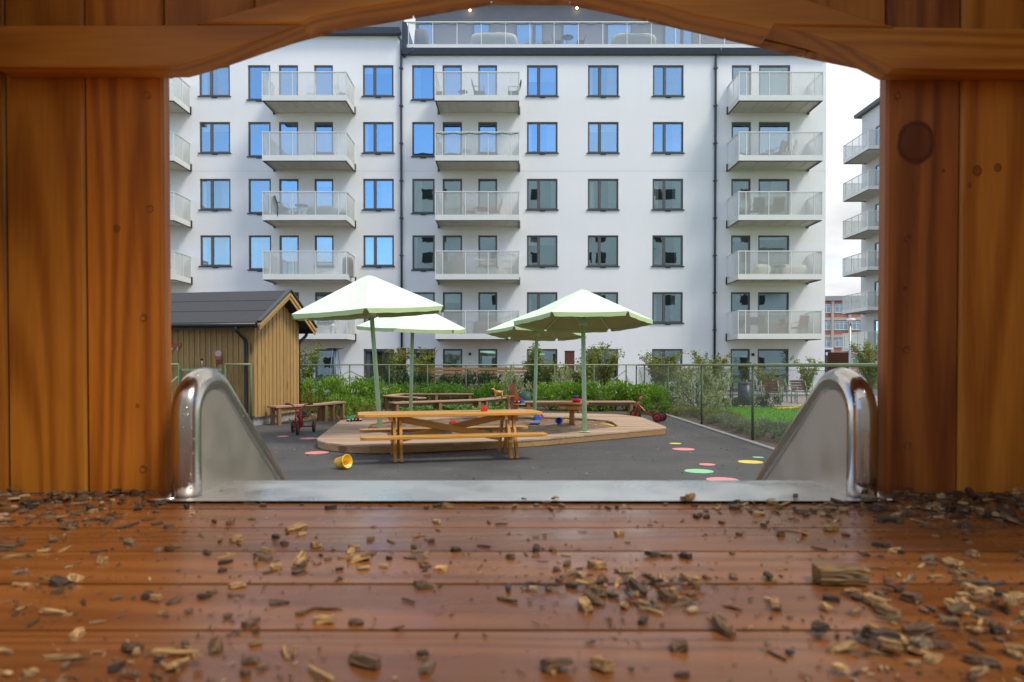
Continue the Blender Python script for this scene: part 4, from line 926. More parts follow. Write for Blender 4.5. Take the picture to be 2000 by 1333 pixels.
# ================================================================ SANDPIT DECK
def poly_round(pts, rad, n=6):
    out_ = []
    for i, p in enumerate(pts):
        a, b, c = Vector(pts[i - 1]), Vector(p), Vector(pts[(i + 1) % len(pts)]); r = rad[i] if isinstance(rad, (list, tuple)) else rad
        if r <= 0: out_.append(tuple(b)); continue
        p0 = b + (a - b).normalized() * r; p1 = b + (c - b).normalized() * r
        for k in range(n + 1):
            t = k / n; out_.append(tuple(p0 * (1 - t) ** 2 + b * 2 * t * (1 - t) + p1 * t * t))
    return out_
ZD = .14
def GP(px, py, z=ZD): q = G(px, py, z); return (q.x, q.y)
outer = poly_round([GP(667, 820), GP(612, 862), GP(680, 870), GP(758, 871), GP(1020, 860), GP(1306, 836), GP(1250, 814), GP(1201, 809), GP(1053, 806.5), (-2.9, 17.5)], [.3, .55, .35, .5, .6, .30, .5, .5, .3, .5])
inner = poly_round([GP(715, 842), GP(724, 827), GP(757, 822.5), GP(900, 815.5), GP(1053, 814.5), GP(1125, 815.8), GP(1194, 822.5), GP(1208, 833), GP(1092, 847.5), GP(1000, 852), GP(800, 853)], [.1, .1, .15, .2, .2, .2, .25, .12, .3, .3, .3], 4)
def cross(poly, y):
    xs = []
    for (x0, y0), (x1, y1) in zip(poly, poly[1:] + poly[:1]):
        if (y0 <= y) != (y1 <= y): xs.append(x0 + (x1 - x0) * (y - y0) / (y1 - y0))
    return sorted(xs)
def spans(y):
    o = cross(outer, y); i = cross(inner, y); res = []
    for a, b in zip(o[::2], o[1::2]):
        cuts = [a] + [q for q in i if a < q < b] + [b]; res += list(zip(cuts[::2], cuts[1::2]))
    return res
sb = tag(empty('sandpit_deck', (0, 14, 0)), 'low pale timber deck with rounded corners surrounding the sandpit', 'sandpit')
ymin = min(p[1] for p in outer); ymax = max(p[1] for p in outer); y = ymin + .001; PW = .12
while y < ymax - .01:
    K = 5; rows = [spans(y + (PW - .006) * j / (K - 1)) for j in range(K)]
    # join matching spans of the sub-rows into one plank each
    segs = []
    for j, row in enumerate(rows):
        for (a, b) in row:
            for sg in segs:
                if sg[-1][0] == j - 1 and min(b, sg[-1][2]) - max(a, sg[-1][1]) > 0: sg.append((j, a, b)); break
            else: segs.append([(j, a, b)])
    for sg in segs:
        if len(sg) < 2: continue
        cx = sum((q[1] + q[2]) / 2 for q in sg) / len(sg); mb = MB(); h = rnd.uniform(-.0015, .0015)
        n = len(sg)
        for (j, a, b) in sg:
            yy = (PW - .006) * j / (K - 1)
            mb.v += [(a - cx, yy, 0), (b - cx, yy, 0), (b - cx, yy, -.028), (a - cx, yy, -.028)]
        for i in range(n - 1):
            o = 4 * i; mb.f += [(o, o + 1, o + 5, o + 4), (o + 1, o + 2, o + 6, o + 5), (o + 2, o + 3, o + 7, o + 6), (o + 3, o, o + 4, o + 7)]; mb.sm += [False] * 4
        mb.f += [(0, 3, 2, 1), (4 * n - 4, 4 * n - 3, 4 * n - 2, 4 * n - 1)]; mb.sm += [False] * 2
        pk = mb.build('deck_plank', 'larch', sb, (cx, y - 14, ZD + h)); v = rnd.uniform(.88, 1.1); pk.color = (v, v * rnd.uniform(.96, 1.02), v * rnd.uniform(.92, 1.02), 1)
    y += PW
def skirt(poly, name, z0, z1, inset, mat, step=2.6):
    n = len(poly); cen = Vector((sum(p[0] for p in poly) / n, sum(p[1] for p in poly) / n)); pts = [Vector(p) + (cen - Vector(p)).normalized() * inset for p in poly]; pts.append(pts[0])
    run = [pts[0]]; acc = 0
    for a, b in zip(pts, pts[1:]):
        run.append(b); acc += (b - a).length
        if acc > step or b is pts[-1]:
            mb = MB(); m = len(run); cx = run[0].copy()
            for i, p in enumerate(run):
                d = (run[min(i + 1, m - 1)] - run[max(i - 1, 0)]).normalized(); nn = Vector((-d.y, d.x)) * .016
                for q in (p - nn, p + nn):
                    for z in (z0, z1): mb.v.append((q.x - cx.x, q.y - cx.y, z))
            for i in range(m - 1):
                o = 4 * i; mb.f += [(o, o + 1, o + 5, o + 4), (o + 2, o + 6, o + 7, o + 3), (o + 1, o + 3, o + 7, o + 5), (o, o + 4, o + 6, o + 2)]; mb.sm += [False] * 4
            mb.f += [(0, 2, 3, 1), (4 * m - 4, 4 * m - 3, 4 * m - 1, 4 * m - 2)]; mb.sm += [False] * 2
            mb.build(name, mat, sb, (cx.x, cx.y - 14, 0)); run = [b]; acc = 0
skirt(outer, 'edge_board', .01, ZD - .029, .03, 'larch_e'); skirt(inner, 'inner_edge_board', .01, ZD - .029, -.03, 'larch_e')
# sand
mb = MB(); x0, x1 = min(p[0] for p in inner) - .05, max(p[0] for p in inner) + .05; y0, y1 = min(p[1] for p in inner) - .05, max(p[1] for p in inner) + .05
NX, NY = 90, 70
for j in range(NY + 1):
    for i in range(NX + 1):
        X, Y = x0 + (x1 - x0) * i / NX, y0 + (y1 - y0) * j / NY
        z = .09 + .03 * mnoise.noise(Vector((X * 1.1, Y * 1.1, 0))) + .03 * mnoise.noise(Vector((X * 3.5, Y * 3.5, 4))) + .018 * mnoise.noise(Vector((X * 9, Y * 9, 8)))
        z += .05 * math.exp(-((X - .1) ** 2 / .5 + (Y - 13.1) ** 2 / .15))
        ins = len(cross(inner, Y)) > 1 and cross(inner, Y)[0] + .03 < X < cross(inner, Y)[-1] - .03
        mb.v.append((X, Y, min(z, .17) if ins else min(z, .09)))
for j in range(NY):
    for i in range(NX):
        a = j * (NX + 1) + i; cy_ = y0 + (y1 - y0) * (j + .5) / NY; ci_ = cross(inner, cy_); cx_ = x0 + (x1 - x0) * (i + .5) / NX
        if not ci_ or not (ci_[0] - .08 < cx_ < ci_[-1] + .08): continue
        mb.f.append((a, a + 1, a + NX + 2, a + NX + 1)); mb.sm.append(True)
structure(mb.build('sand', 'sandm', fix=False))

# ================================================================ PARASOLS
def parasol(base, lean, radius, z_edge, rise, rot, label):
    """base on the deck, lean = pole-top offset (dx, dy) per metre"""
    o = tag(empty('parasol', base), label, 'parasol', 'pale green parasols round the sandpit')
    ax = Vector((lean[0], lean[1], 1)).normalized(); q = Vector((0, 0, 1)).rotation_difference(ax); o.rotation_mode = 'QUATERNION'; o.rotation_quaternion = q
    h = z_edge - base[2]
    MB().tube([(0, 0, 0), (0, 0, h * .5), (0, 0, h + rise * .9)], [.046, .044, .041], 16).build('pole', 'pole', o)
    MB().lathe([(.001, .0), (.10, 0), (.11, .008), (.10, .016), (.055, .02)], 18).build('base_flange', 'pole', o)
    n = 6; cor = [(radius * math.cos(rot + k * math.pi / 3), radius * math.sin(rot + k * math.pi / 3)) for k in range(n)]
    can = empty  # canopy: six gores with a slight sag, as one cloth
    mb = MB(); S = 8
    for k in range(n):
        a, b = Vector((*cor[k], 0)), Vector((*cor[(k + 1) % n], 0)); base_i = len(mb.v)
        for i in range(S + 1):
            t = i / S
            for j in range(S + 1):
                u = j / S; e_ = a.lerp(b, u) * (1 - t * .93); z = h + rise * t - .014 * math.sin(math.pi * u) * (1 - t) * 1.0 - .02 * math.sin(math.pi * t) * math.sin(math.pi * u)
                mb.v.append((e_.x, e_.y, z))
        for i in range(S):
            for j in range(S): c = base_i + i * (S + 1) + j; mb.f.append((c, c + 1, c + S + 2, c + S + 1)); mb.sm.append(True)
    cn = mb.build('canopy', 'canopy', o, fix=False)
    ln = MB(); ln.v = [(x_ * .992, y_ * .992, z_ - .016) for x_, y_, z_ in mb.v]; ln.f = list(mb.f); ln.sm = list(mb.sm); ln.build('underside_shade', 'underside_shade', cn, fix=False)  # added sheet below the cloth, coloured dark for the shaded underside
    for k in range(n):
        a, b = Vector((*cor[k], 0)), Vector((*cor[(k + 1) % n], 0)); vb = MB()
        for j in range(S + 1):
            u = .012 + .976 * j / S; e_ = a.lerp(b, u); z = h - .014 * math.sin(math.pi * u); dr = .082 + .005 * math.sin(u * 19)
            ins = .03 if j in (0, S) else 0
            e2 = a.lerp(b, u + (ins if j == 0 else -ins))
            vb.v += [(e_.x * 1.001, e_.y * 1.001, z), (e2.x * 1.006, e2.y * 1.006, z - dr)]
        for j in range(S): vb.f.append((2 * j, 2 * j + 1, 2 * j + 3, 2 * j + 2)); vb.sm.append(True)
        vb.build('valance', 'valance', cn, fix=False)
        # rib and strut
        rb = MB().bar((cor[k][0] * .05, cor[k][1] * .05, h + rise * .92), (cor[k][0] * .985, cor[k][1] * .985, h - .012), .022, .03).build('rib', 'pole', o)
        MB().bar((cor[k][0] * .03, cor[k][1] * .03, h - .02 + rise * .05), (cor[k][0] * .42, cor[k][1] * .42, h + rise * .55), .016, .02).build('strut', 'pole', rb)
    MB().lathe([(.05, h - .1), (.085, h - .09), (.085, h + .06), (.05, h + .07)], 14).build('hub', 'pole', o)
    MB().lathe([(radius * .095, h + rise * .915), (radius * .085, h + rise * .985), (.04, h + rise * 1.03), (.001, h + rise * 1.035)], 18).build('cap', 'canopy', o)
    return o
def pbase(px, py): x, y = GP(px, py); return (x, y, ZD + .002)
parasol(pbase(743, 845), (-.062, -.05), 1.56, 2.48, .66, R(-82), 'large pale green parasol leaning left, behind the left end of the picnic table')
parasol(pbase(1142, 845), (-.008, .075), 1.37, 2.32, .59, R(0), 'pale green parasol nearest on the right, standing on the front of the deck')
parasol((-2.47, 16.6, ZD + .002), (.035, -.075), 1.34, 2.36, .56, R(-98), 'smaller pale green parasol behind the large left parasol')
parasol((.56, 17.0, ZD + .002), (.030, .07), 1.28, 2.27, .54, R(3), 'smaller pale green parasol partly hidden behind the right parasol')

# ================================================================ PICNIC TABLE
pt = tag(empty('picnic_table', (-.97, 10.72, 0), R(13)), 'long orange oiled picnic table with attached benches on the asphalt', 'picnic table')
def rounded_end_plank(name, l, wd, th, loc, parent, c=.10):
    a, b = l / 2, wd / 2
    poly = [(-a, -b + c * .6), (-a + c, -b), (a - c, -b), (a, -b + c * .6), (a, b - c * .6), (a - c, b), (-a + c, b), (-a, b - c * .6)]
    return MB().prism(poly, (-th / 2, th / 2), lambda u, v, t: (u, v, t)).build(name, 'oiled', parent, loc, bevel=.005)
LT = 2.84
for i in range(5): (rounded_end_plank if i in (0, 4) else lambda n, l, w_, t, loc, p: plank(n, p, loc, (l, w_, t), 'oiled', bevel=.005))('top_plank', LT, .142, .045, (0, -.29 + .145 * i, .688), pt)
for s in (-1, 1):
    for j in (0, 1):
        (rounded_end_plank('bench_plank', LT - .06, .135, .042, (0, s * (.52 + .14 * j), .389), pt, .08))
for xa in (-.88, .88):
    plank('top_bearer', pt, (xa - .05, 0, .632), (.66, .045, .064), 'oiled', rot=(0, 0, R(90))); plank('bench_bearer', pt, (xa - .05, 0, .338), (1.36, .045, .058), 'oiled', rot=(0, 0, R(90)))
    for s in (-1, 1):
        for dx in (-.002, .092):
            q = MB().bar((xa + dx, s * .46, 0.001), (xa + dx, s * .17, .662), .085, .042, up=(1, 0, 0))
            q.build('leg', 'oiledz', pt)
for s in (-1, 1): plank_ab('brace', pt, (s * .80, .05 * s, .62), (-s * .78, .05 * s, .30), .038, .105, 'oiled')

# ================================================================ BENCHES
def bench(name, pts, h, wd, label, leg_at=None, two=True):
    """a bench along a bent line of (x, y) points"""
    c = Vector(pts[0]); o = tag(empty(name, (c.x, c.y, 0)), label, 'bench'); P = [Vector(p) - c for p in pts]
    nr = []
    for i, p in enumerate(P):
        ds = []
        if i > 0: ds.append((P[i] - P[i - 1]).normalized())
        if i < len(P) - 1: ds.append((P[i + 1] - P[i]).normalized())
        nv = sum((Vector((-d.y, d.x)) for d in ds), Vector((0, 0))).normalized(); k = 1 / max(.35, nv.dot(Vector((-ds[0].y, ds[0].x)))); nr.append(nv * k)
    for i in range(len(P) - 1):
        d = (P[i + 1] - P[i]).normalized() * .003
        for (u0, u1) in ((-.5, -.012), (.012, .5)):
            poly = [P[i] + nr[i] * wd * u0 + d, P[i + 1] + nr[i + 1] * wd * u0 - d, P[i + 1] + nr[i + 1] * wd * u1 - d, P[i] + nr[i] * wd * u1 + d]
            cc = sum(poly, Vector((0, 0))) / 4; ang = math.atan2(d.y, d.x); ca, sa = math.cos(-ang), math.sin(-ang)
            lp_ = [((p - cc).x * ca - (p - cc).y * sa, (p - cc).x * sa + (p - cc).y * ca) for p in poly]
            MB().prism(lp_, (h - .042, h), lambda u, v, t: (u, v, t)).build('seat_plank', 'benchw', o, (cc.x, cc.y, 0), bevel=.004).rotation_euler = (0, 0, ang)
        L_ = (P[i + 1] - P[i]).length; dd = (P[i + 1] - P[i]).normalized()
        plank_ab('rail', o, (*(P[i] + dd * .06), h - .085), (*(P[i + 1] - dd * .06), h - .085), .04, .085, 'benchw')
        for t in ([.12, L_ - .12] if L_ < 2.3 else [.12, L_ / 2, L_ - .12]):
            for s in (-1, 1):
                q = P[i] + dd * t + Vector((-dd.y, dd.x)) * s * wd * .33
                MB().box(-.045, .045, -.045, .045, -.02, h - .043).build('leg', 'benchz', o, (q.x, q.y, 0), bevel=.004).rotation_euler = (0, 0, math.atan2(dd.y, dd.x))
    return o
bx0 = lambda px, Y: (px - 1000) / FPX * Y
bench('bent_bench', [(bx0(530, 16.35), 16.35), (bx0(637, 17.7), 17.7), (bx0(664, 18.5), 18.5)], .46, .36, 'low brown timber bench beside the shed, bent at its right end')
bench('bent_bench', [(-3.3, 18.6), (-.95, 20.3), (-.2, 22.0)], .43, .38, 'long angled timber bench in front of the shrubs, behind the picnic table')
bench('bent_bench', [(-2.75, 20.9), (-4.05, 22.2), (-3.9, 23.8), (-1.35, 23.9)], .45, .34, 'hook-shaped timber bench farthest back, by the fence')
bench('straight_bench', [(.35, 19.7), (3.55, 19.75)], .40, .40, 'straight pale timber bench in front of the bright green hedge')

# ================================================================ SAND TABLE, TOTEM, TOYS
st = tag(empty('sand_table', (*GP(1117, 833, .09), .07)), 'round wooden play table on a single log post standing in the sand', 'table')
MB().tube([(0, 0, 0), (0, 0, .25), (0, 0, .42)], [.065, .058, .06], 14).build('post', 'log', st)
MB().lathe([(.001, .40), (.30, .40), (.30, .50), (.001, .50)], 8).build('apron', 'oiled', st); MB().lathe([(.001, .502), (.36, .502), (.37, .515), (.37, .54), (.35, .555), (.001, .553)], 28).build('top', 'log', st)
MB().box(-.24, -.15, -.305, -.29, .43, .47).build('maker_plate', 'galv', st)
tx, ty = GP(1004, 823, .06)
to = tag(empty('totem_post', (tx, ty, .03)), 'leaning reddish log post with little shelves in the sandpit', 'post')
MB().tube([(0, 0, 0), (.005, 0, .3), (.01, 0, .55), (-.01, 0, .75), (-.045, 0, .93), (-.05, 0, .96)], [.10, .095, .092, .09, .08, .045], 16).build('log', 'log', to)
MB().lathe([(.001, .44), (.15, .44), (.15, .47), (.001, .47)], 16, (.13, -.09, 0)).build('shelf', 'oiled', to); MB().lathe([(.001, .635), (.15, .635), (.15, .665), (.001, .665)], 16, (-.13, -.05, 0)).build('shelf', 'oiled', to)
MB().bar((-.10, -.04, .50), (-.16, -.06, .63), .04, .05).build('shelf_bracket', 'oiled', to)
sr = random.Random(9)
def toy_bucket(loc, r, h, mat, label, rot=(0, 0, 0), handle=None):
    o = tag(empty('toy_bucket', loc), label, 'toy bucket'); o.rotation_euler = rot
    MB().lathe([(.001, 0), (r * .72, 0), (r * .74, .003), (r, h * .93), (r * 1.06, h * .93), (r * 1.06, h), (r * .95, h), (r * .68, .01), (.001, .01)], 26).build('pail', mat, o)
    if handle: MB().tube([(r * 1.05 * math.cos(t), -r * .9 * math.sin(t) * .55, h * .93 - r * .75 * math.sin(t)) for t in [math.pi * i / 12 for i in range(13)]], .004, 6).build('handle', handle, o)
    return o
def toy_bowl(loc, r, h, mat, label): 
    return tag(MB().lathe([(.001, 0), (r * .6, 0), (r, h), (r * .93, h), (r * .55, .012), (.001, .012)], 20).build('toy_bowl', mat, None, loc), label, 'toy')
def toy_block(loc, size, mat, label, rz=0, name='toy_block'):
    o = tag(empty(name, loc, rz), label, 'toy'); a, b, c = size
    MB().box(-a / 2, a / 2, -b / 2, b / 2, 0, c * .7).build('body', mat, o, bevel=.006); MB().box(-a * .32, a * .32, -b * .32, b * .32, c * .7 + .001, c).build('stud', mat, o, bevel=.006)
    return o
def shovel(loc, rz, mat, label, l=.32):
    o = tag(empty('toy_shovel', loc, rz), label, 'toy shovel')
    MB().tube([(0, 0, .015), (l * .6, 0, .03)], .011, 8).build('handle', mat, o); MB().tube([(-.03, -.035, .015), (-.03, .035, .015)], .010, 8).build('grip', mat, o)
    MB().add([(l * .6, -.05, .03), (l, -.035, .008), (l * 1.05, 0, .004), (l, .035, .008), (l * .6, .05, .03), (l * .62, -.045, .04), (l * .62, .045, .04), (l * .99, 0, .015)], [(0, 1, 7, 5), (1, 2, 7), (2, 3, 7), (3, 4, 6, 7), (0, 5, 6, 4), (5, 7, 6)]).build('blade', mat, o)
    return o
def toy_truck(loc, rz, body, cab, label):
    o = tag(empty('toy_truck', loc, rz), label, 'toy truck')
    MB().box(-.09, .09, -.05, .05, .035, .06).build('chassis', 'whitep', o, bevel=.004); MB().box(.02, .085, -.045, .045, .061, .135).build('cab', cab, o, bevel=.012); MB().box(-.088, .012, -.05, .05, .061, .11).build('bed', body, o, bevel=.006)
    for x in (-.055, .055):
        for y in (-.052, .052): MB().tube([(x, y - .012, .034), (x, y + .012, .034)], .034, 14).build('wheel', 'rubber', o)
    return o
S_ = lambda px, py, z=.10: Vector((*GP(px, py, z), z))
pb = G(672, 917, 0)
bu = toy_bucket((pb.x - .11, pb.y + .08, .080), .093, .19, 'yellowp', 'bright yellow toy bucket lying on its side on the asphalt', (R(80), 0, R(60)), 'redp')
q = Vector((-.97, 10.72, 0)) + Matrix.Rotation(R(13), 3, 'Z') @ Vector((.55, .05, .711)); toy_block(q, (.1, .1, .085), 'redp', 'red toy cup on the picnic table top', .2)
toy_block(S_(885, 829), (.16, .12, .09), 'redp', 'red toy block in the sand behind the table', .4)
toy_bowl(S_(915, 827), .13, .06, 'bluep', 'flat blue toy dish in the sand'); toy_bowl(S_(943, 822), .14, .09, 'orangep', 'orange toy dish in the sand')
toy_bowl(S_(957, 846), .12, .12, 'greenp', 'green toy bowl lying in the sand seen through the table legs'); toy_bucket(S_(969, 848), .07, .13, 'bluep', 'blue toy bucket behind the right table legs')
toy_bowl(S_(1045, 829), .15, .035, 'bluep', 'shallow blue toy tray in the sand by the table end'); toy_block(S_(1050, 820), (.16, .12, .12), 'bluep', 'blue toy block beyond the table end', .3); toy_block(S_(1058, 818), (.09, .09, .1), 'redp', 'red toy block beside the blue block beyond the table end', .1)
toy_bucket(S_(1089, 829, .10) + Vector((0, .1, .06)), .075, .14, 'bluep', 'blue toy bucket tipped over in the middle of the sandpit', (R(80), 0, R(15)))
shovel(S_(1096, 823), R(10), 'yellowp', 'yellow toy shovel beside the tipped blue bucket', .24); shovel(S_(1166, 831, .11), R(-30), 'yellowp', 'long yellow toy shovel on the sand near the deck edge', .4)
zt2 = .07 + .556; stx, sty = st.location.x, st.location.y
toy_bowl((stx + .10, sty - .05, zt2), .13, .07, 'redp', 'red toy bowl on the round sand table'); toy_bucket((stx + .09, sty + .12, zt2), .06, .13, 'bluep', 'blue toy beaker behind the red bowl on the sand table')
shx, shy, shz = tx + .13, ty - .09, .03 + .472
toy_truck((shx - .03, shy - .04, shz), R(20), 'redp', 'redp', 'red toy truck on the totem shelf'); toy_block((shx + .06, shy - .05, shz), (.07, .08, .11), 'bluep', 'blue toy block on the totem shelf', .5); toy_block((shx + .10, shy + .03, shz), (.05, .05, .09), 'greenp', 'green toy block on the totem shelf'); toy_block((shx - .02, shy + .07, shz), (.06, .06, .16), 'orangep', 'orange toy block at the back of the totem shelf')
toy_truck(S_(686, 823.5, ZD + .002), R(60), 'greenp', 'greenp', 'green toy truck on the deck left of the table'); toy_truck(S_(698, 823, ZD + .002), R(-20), 'redp', 'redp', 'red toy car beside the green toy truck on the deck')
# wooden goat on the long bench
wg = tag(empty('wooden_animal', (-.42, 21.2, .43), R(200)), 'small wooden toy goat standing on the long bench', 'toy animal')
MB().tube([(-.14, 0, .17), (0, 0, .17), (.12, 0, .18)], [.05, .062, .05], 10).build('body', 'oiled', wg); MB().tube([(.11, 0, .19), (.17, 0, .28), (.24, 0, .27)], [.04, .034, .02], 8).build('head', 'oiled', wg); MB().tube([(.16, 0, .30), (.12, 0, .37)], [.012, .006], 6).build('horn', 'oiled', wg)
for x in (-.11, .1):
    for y in (-.03, .03): MB().tube([(x, y, 0), (x, y, .15)], .016, 6).build('leg', 'oiled', wg)
# sieve tray
tr = tag(empty('sieve_tray', (*GP(829, 850, ZD), ZD + .004), R(8)), 'black plastic sieve tray on the deck under the picnic table', 'tray')
ringmesh(MB(), -.5, .5, -.28, .28, .03, 0, .07).build('rim', 'charcoal', tr).rotation_euler = (R(90), 0, 0)
for i in range(9): MB().box(-.47, .47, -.002, .002, .01, .05).build('bar', 'charcoal', tr, (0, -.23 + .0575 * i, 0))
for i in range(12): MB().box(-.002, .002, -.25, .25, .012, .048).build('bar', 'charcoal', tr, (-.44 + .08 * i, 0, 0))
sk = MB().lathe([(.001, 0), (.26, 0), (.29, .12), (.27, .3), (.2, .45), (.08, .52), (.001, .5)], 18).build('sack', 'greensack', None, (.5, 24.0, 0)); tag(sk, 'dark green sack standing by the hedge behind the totem', 'sack')

# ================================================================ TRICYCLES
def tricycle(loc, rz, label):
    o = tag(empty('tricycle', loc, rz), label, 'tricycle')        # faces +x
    def wheel(x, y, r, tag_='wheel'):
        wv = MB(); n = 26
        w_ = MB().tube([(x + (r - .022) * math.cos(2 * math.pi * i / n), y, r + (r - .022) * math.sin(2 * math.pi * i / n)) for i in range(n)], .024, 8, closed=True).build('wheel', 'rubber', o)
        MB().tube([(x, y - .022, r), (x, y - .012, r), (x, y + .012, r), (x, y + .022, r)], [r * .45, r - .032, r - .032, r * .45], 22).build('rim', 'red', w_); MB().tube([(x, y - .035, r), (x, y + .035, r)], .022, 10).build('hub', 'black', w_)
    wheel(.36, 0, .15); wheel(-.28, -.22, .125); wheel(-.28, .22, .125)
    for s in (-.055, .055): MB().tube([(.36, s, .15), (.30, s, .40), (.275, s * .9, .50)], .016, 8).build('fork_blade', 'red', o)
    for s in (-1, 1):
        hb = MB().tube([(.275, s * .05, .50), (.26, s * .07, .56), (.245, s * .13, .615), (.22, s * .2, .63)], .015, 8).build('handlebar', 'red', o)
        MB().tube([(.225, s * .19, .631), (.19, s * .28, .635)], .02, 8).build('grip', 'black', hb)
    MB().bar((.285, -.06, .47), (.285, .06, .47), .03, .03).build('crown', 'red', o)
    MB().tube([(.30, 0, .44), (.22, 0, .36), (.05, 0, .20), (-.1, 0, .14), (-.28, 0, .135)], .024, 10).build('main_tube', 'red', o)
    MB().tube([(-.28, -.2, .125), (-.28, .2, .125)], .016, 8).build('axle', 'red', o)
    MB().tube([(-.08, 0, .145), (-.10, 0, .25), (-.08, 0, .33)], .015, 8).build('seat_post', 'red', o); MB().tube([(-.24, 0, .14), (-.22, 0, .26), (-.15, 0, .335)], .013, 8).build('seat_stay', 'red', o)
    se = MB().lathe([(.001, 0), (.10, .005), (.125, .025), (.11, .035), (.001, .03)], 18).build('seat', 'black', o, (-.10, 0, .335)); se.scale = (1.15, .95, 1)
    MB().add([(-.205, -.10, .37), (-.225, -.05, .44), (-.23, 0, .455), (-.225, .05, .44), (-.205, .10, .37), (-.225, -.10, .37), (-.245, -.05, .445), (-.25, 0, .46), (-.245, .05, .445), (-.225, .10, .37)],
             [(0, 1, 6, 5), (1, 2, 7, 6), (2, 3, 8, 7), (3, 4, 9, 8), (0, 4, 3, 2, 1), (5, 6, 7, 8, 9), (0, 5, 9, 4)]).build('seat_back', 'black', o)
    for s in (-1, 1): MB().box(.34 - .04 * s, .40 - .04 * s, s * .07 - .03, s * .07 + .03, .15 + .06 * s, .17 + .06 * s).build('pedal', 'black', o)
    return o
p = G(576, 850, 0); tricycle((p.x + .02, p.y + .34, 0), R(-83), 'red tricycle facing the camera beside the pink dots, near the left bench')
p = G(1269, 824, 0); tricycle((p.x, p.y + .1, 0), R(152), 'red tricycle seen from the side at the right end of the hedge bench')

# ================================================================ SHED
q0 = G(496, 833, 0); gd = Vector((.18, .983, 0)).normalized(); ld = Vector((-.983, .18, 0)).normalized()
sh = empty('shed', (q0.x, q0.y, 0)); sh.rotation_euler = (0, 0, math.atan2(gd.y, gd.x) - math.pi / 2)    # local: +y along the gable wall, -x along the front wall
tag(sh, 'small honey coloured board shed with dark felt pitched roof and black gutter', 'shed')
GW, GL, PLZ, EZ, AZ = 2.15, 6.0, .26, 2.50, 3.16
MB().box(-GL + .03, -.03, .03, GW - .03, 0, PLZ).build('plinth', 'concrete', sh)
MB().box(-GL + .06, -.05, .05, GW - .05, PLZ, EZ).build('core', 'shedx', sh)
def gz(y): return EZ + (AZ - EZ) * (1 - abs(y - GW / 2) / (GW / 2))
y = 0.0; i = 0
while y < GW - .001:     # gable wall: board on board
    w_ = .112 if i % 2 == 0 else .062; w_ = min(w_, GW - y)
    dp = .022 if i % 2 == 0 else .040
    MB().add([(-.03, y, PLZ - .05), (dp, y, PLZ - .05), (dp, y + w_, PLZ - .05), (-.03, y + w_, PLZ - .05), (-.03, y, gz(y)), (dp, y, gz(y)), (dp, y + w_, gz(y + w_)), (-.03, y + w_, gz(y + w_))],
             [(0, 1, 2, 3), (7, 6, 5, 4), (0, 4, 5, 1), (1, 5, 6, 2), (2, 6, 7, 3), (3, 7, 4, 0)]).build('wall_board', 'shedw', sh, (0, 0, 0)); y += w_; i += 1
x = 0.042; i = 0
while x > -GL:            # front wall: wide boards with cover strips
    w_ = .145
    plank('wall_board', sh, (x - w_ / 2, -.012, (EZ + PLZ) / 2 - .02), (w_ - .004, .024, EZ - PLZ), 'shedw', bevel=.003)
    plank('cover_strip', sh, (x - w_, -.032 - .002, (EZ + PLZ) / 2 - .02), (.05, .018, EZ - PLZ), 'shedw', bevel=.003); x -= w_
OV, OG = .34, .32
def roof_half(s):
    yc = GW / 2; ye = yc + s * (GW / 2 + OV); ze = AZ + .10 - (AZ - EZ) / (GW / 2) * (GW / 2 + OV)
    v = []
    for dz in (0, .05):
        for (xx, yy, zz_) in ((OG, ye, ze), (OG, yc, AZ + .10), (-GL, yc, AZ + .10), (-GL, ye, ze)): v.append((xx, yy, zz_ + dz))
    rf_ = MB().add(v, [(0, 1, 2, 3), (7, 6, 5, 4), (0, 4, 5, 1), (1, 5, 6, 2), (2, 6, 7, 3), (3, 7, 4, 0)]).build('roof_slope', 'felt', sh)
    for t in (.33, .66):   # felt laps
        yy = yc + s * (GW / 2 + OV) * t; zz_ = AZ + .10 + .052 - (AZ - EZ) / (GW / 2) * (GW / 2 + OV) * t
        MB().bar((OG - .02, yy, zz_ + .002), (-GL, yy, zz_ + .002), .012, .008).build('felt_lap', 'slate', rf_)
    MB().bar((OG + .012, ye, ze - .075), (OG + .012, yc, AZ + .025), .024, .15, up=(0, 0, 1)).build('bargeboard', 'shedx', sh)
    MB().bar((OG + .036, ye, ze - .03), (OG + .036, yc, AZ + .07), .022, .075, up=(0, 0, 1)).build('bargeboard', 'shedx', sh)
    MB().bar((OG + .025, ye, ze + .065), (OG + .025, yc, AZ + .165), .11, .03, up=(0, 0, 1)).build('verge_flashing', 'slate', sh)
    MB().tube([(OG - .02, ye + s * .045, ze - .02), (-GL, ye + s * .045, ze - .02)], .055, 10).build('gutter', 'black', sh)
    MB().box(-GL, OG - .001, min(ye, ye - s * .03), max(ye, ye - s * .03), ze - .1, ze - .001).build('fascia_board', 'slate', sh)
    return ye, ze
ye, ze = roof_half(-1)
MB().tube([(-.20, ye - .045, ze - .05), (-.20, ye - .045, ze - .14), (-.16, -.10, ze - .34), (-.15, -.075, ze - .45), (-.15, -.075, .25), (-.15, -.12, .12)], .042, 12).build('downpipe', 'black', sh)
ye, ze = roof_half(1)
MB().tube([(.05, ye + .045, ze - .05), (.04, ye + .045, ze - .14), (.0, GW + .10, ze - .34), (-.02, GW + .075, ze - .45), (-.02, GW + .075, .25)], .042, 12).build('downpipe', 'black', sh)
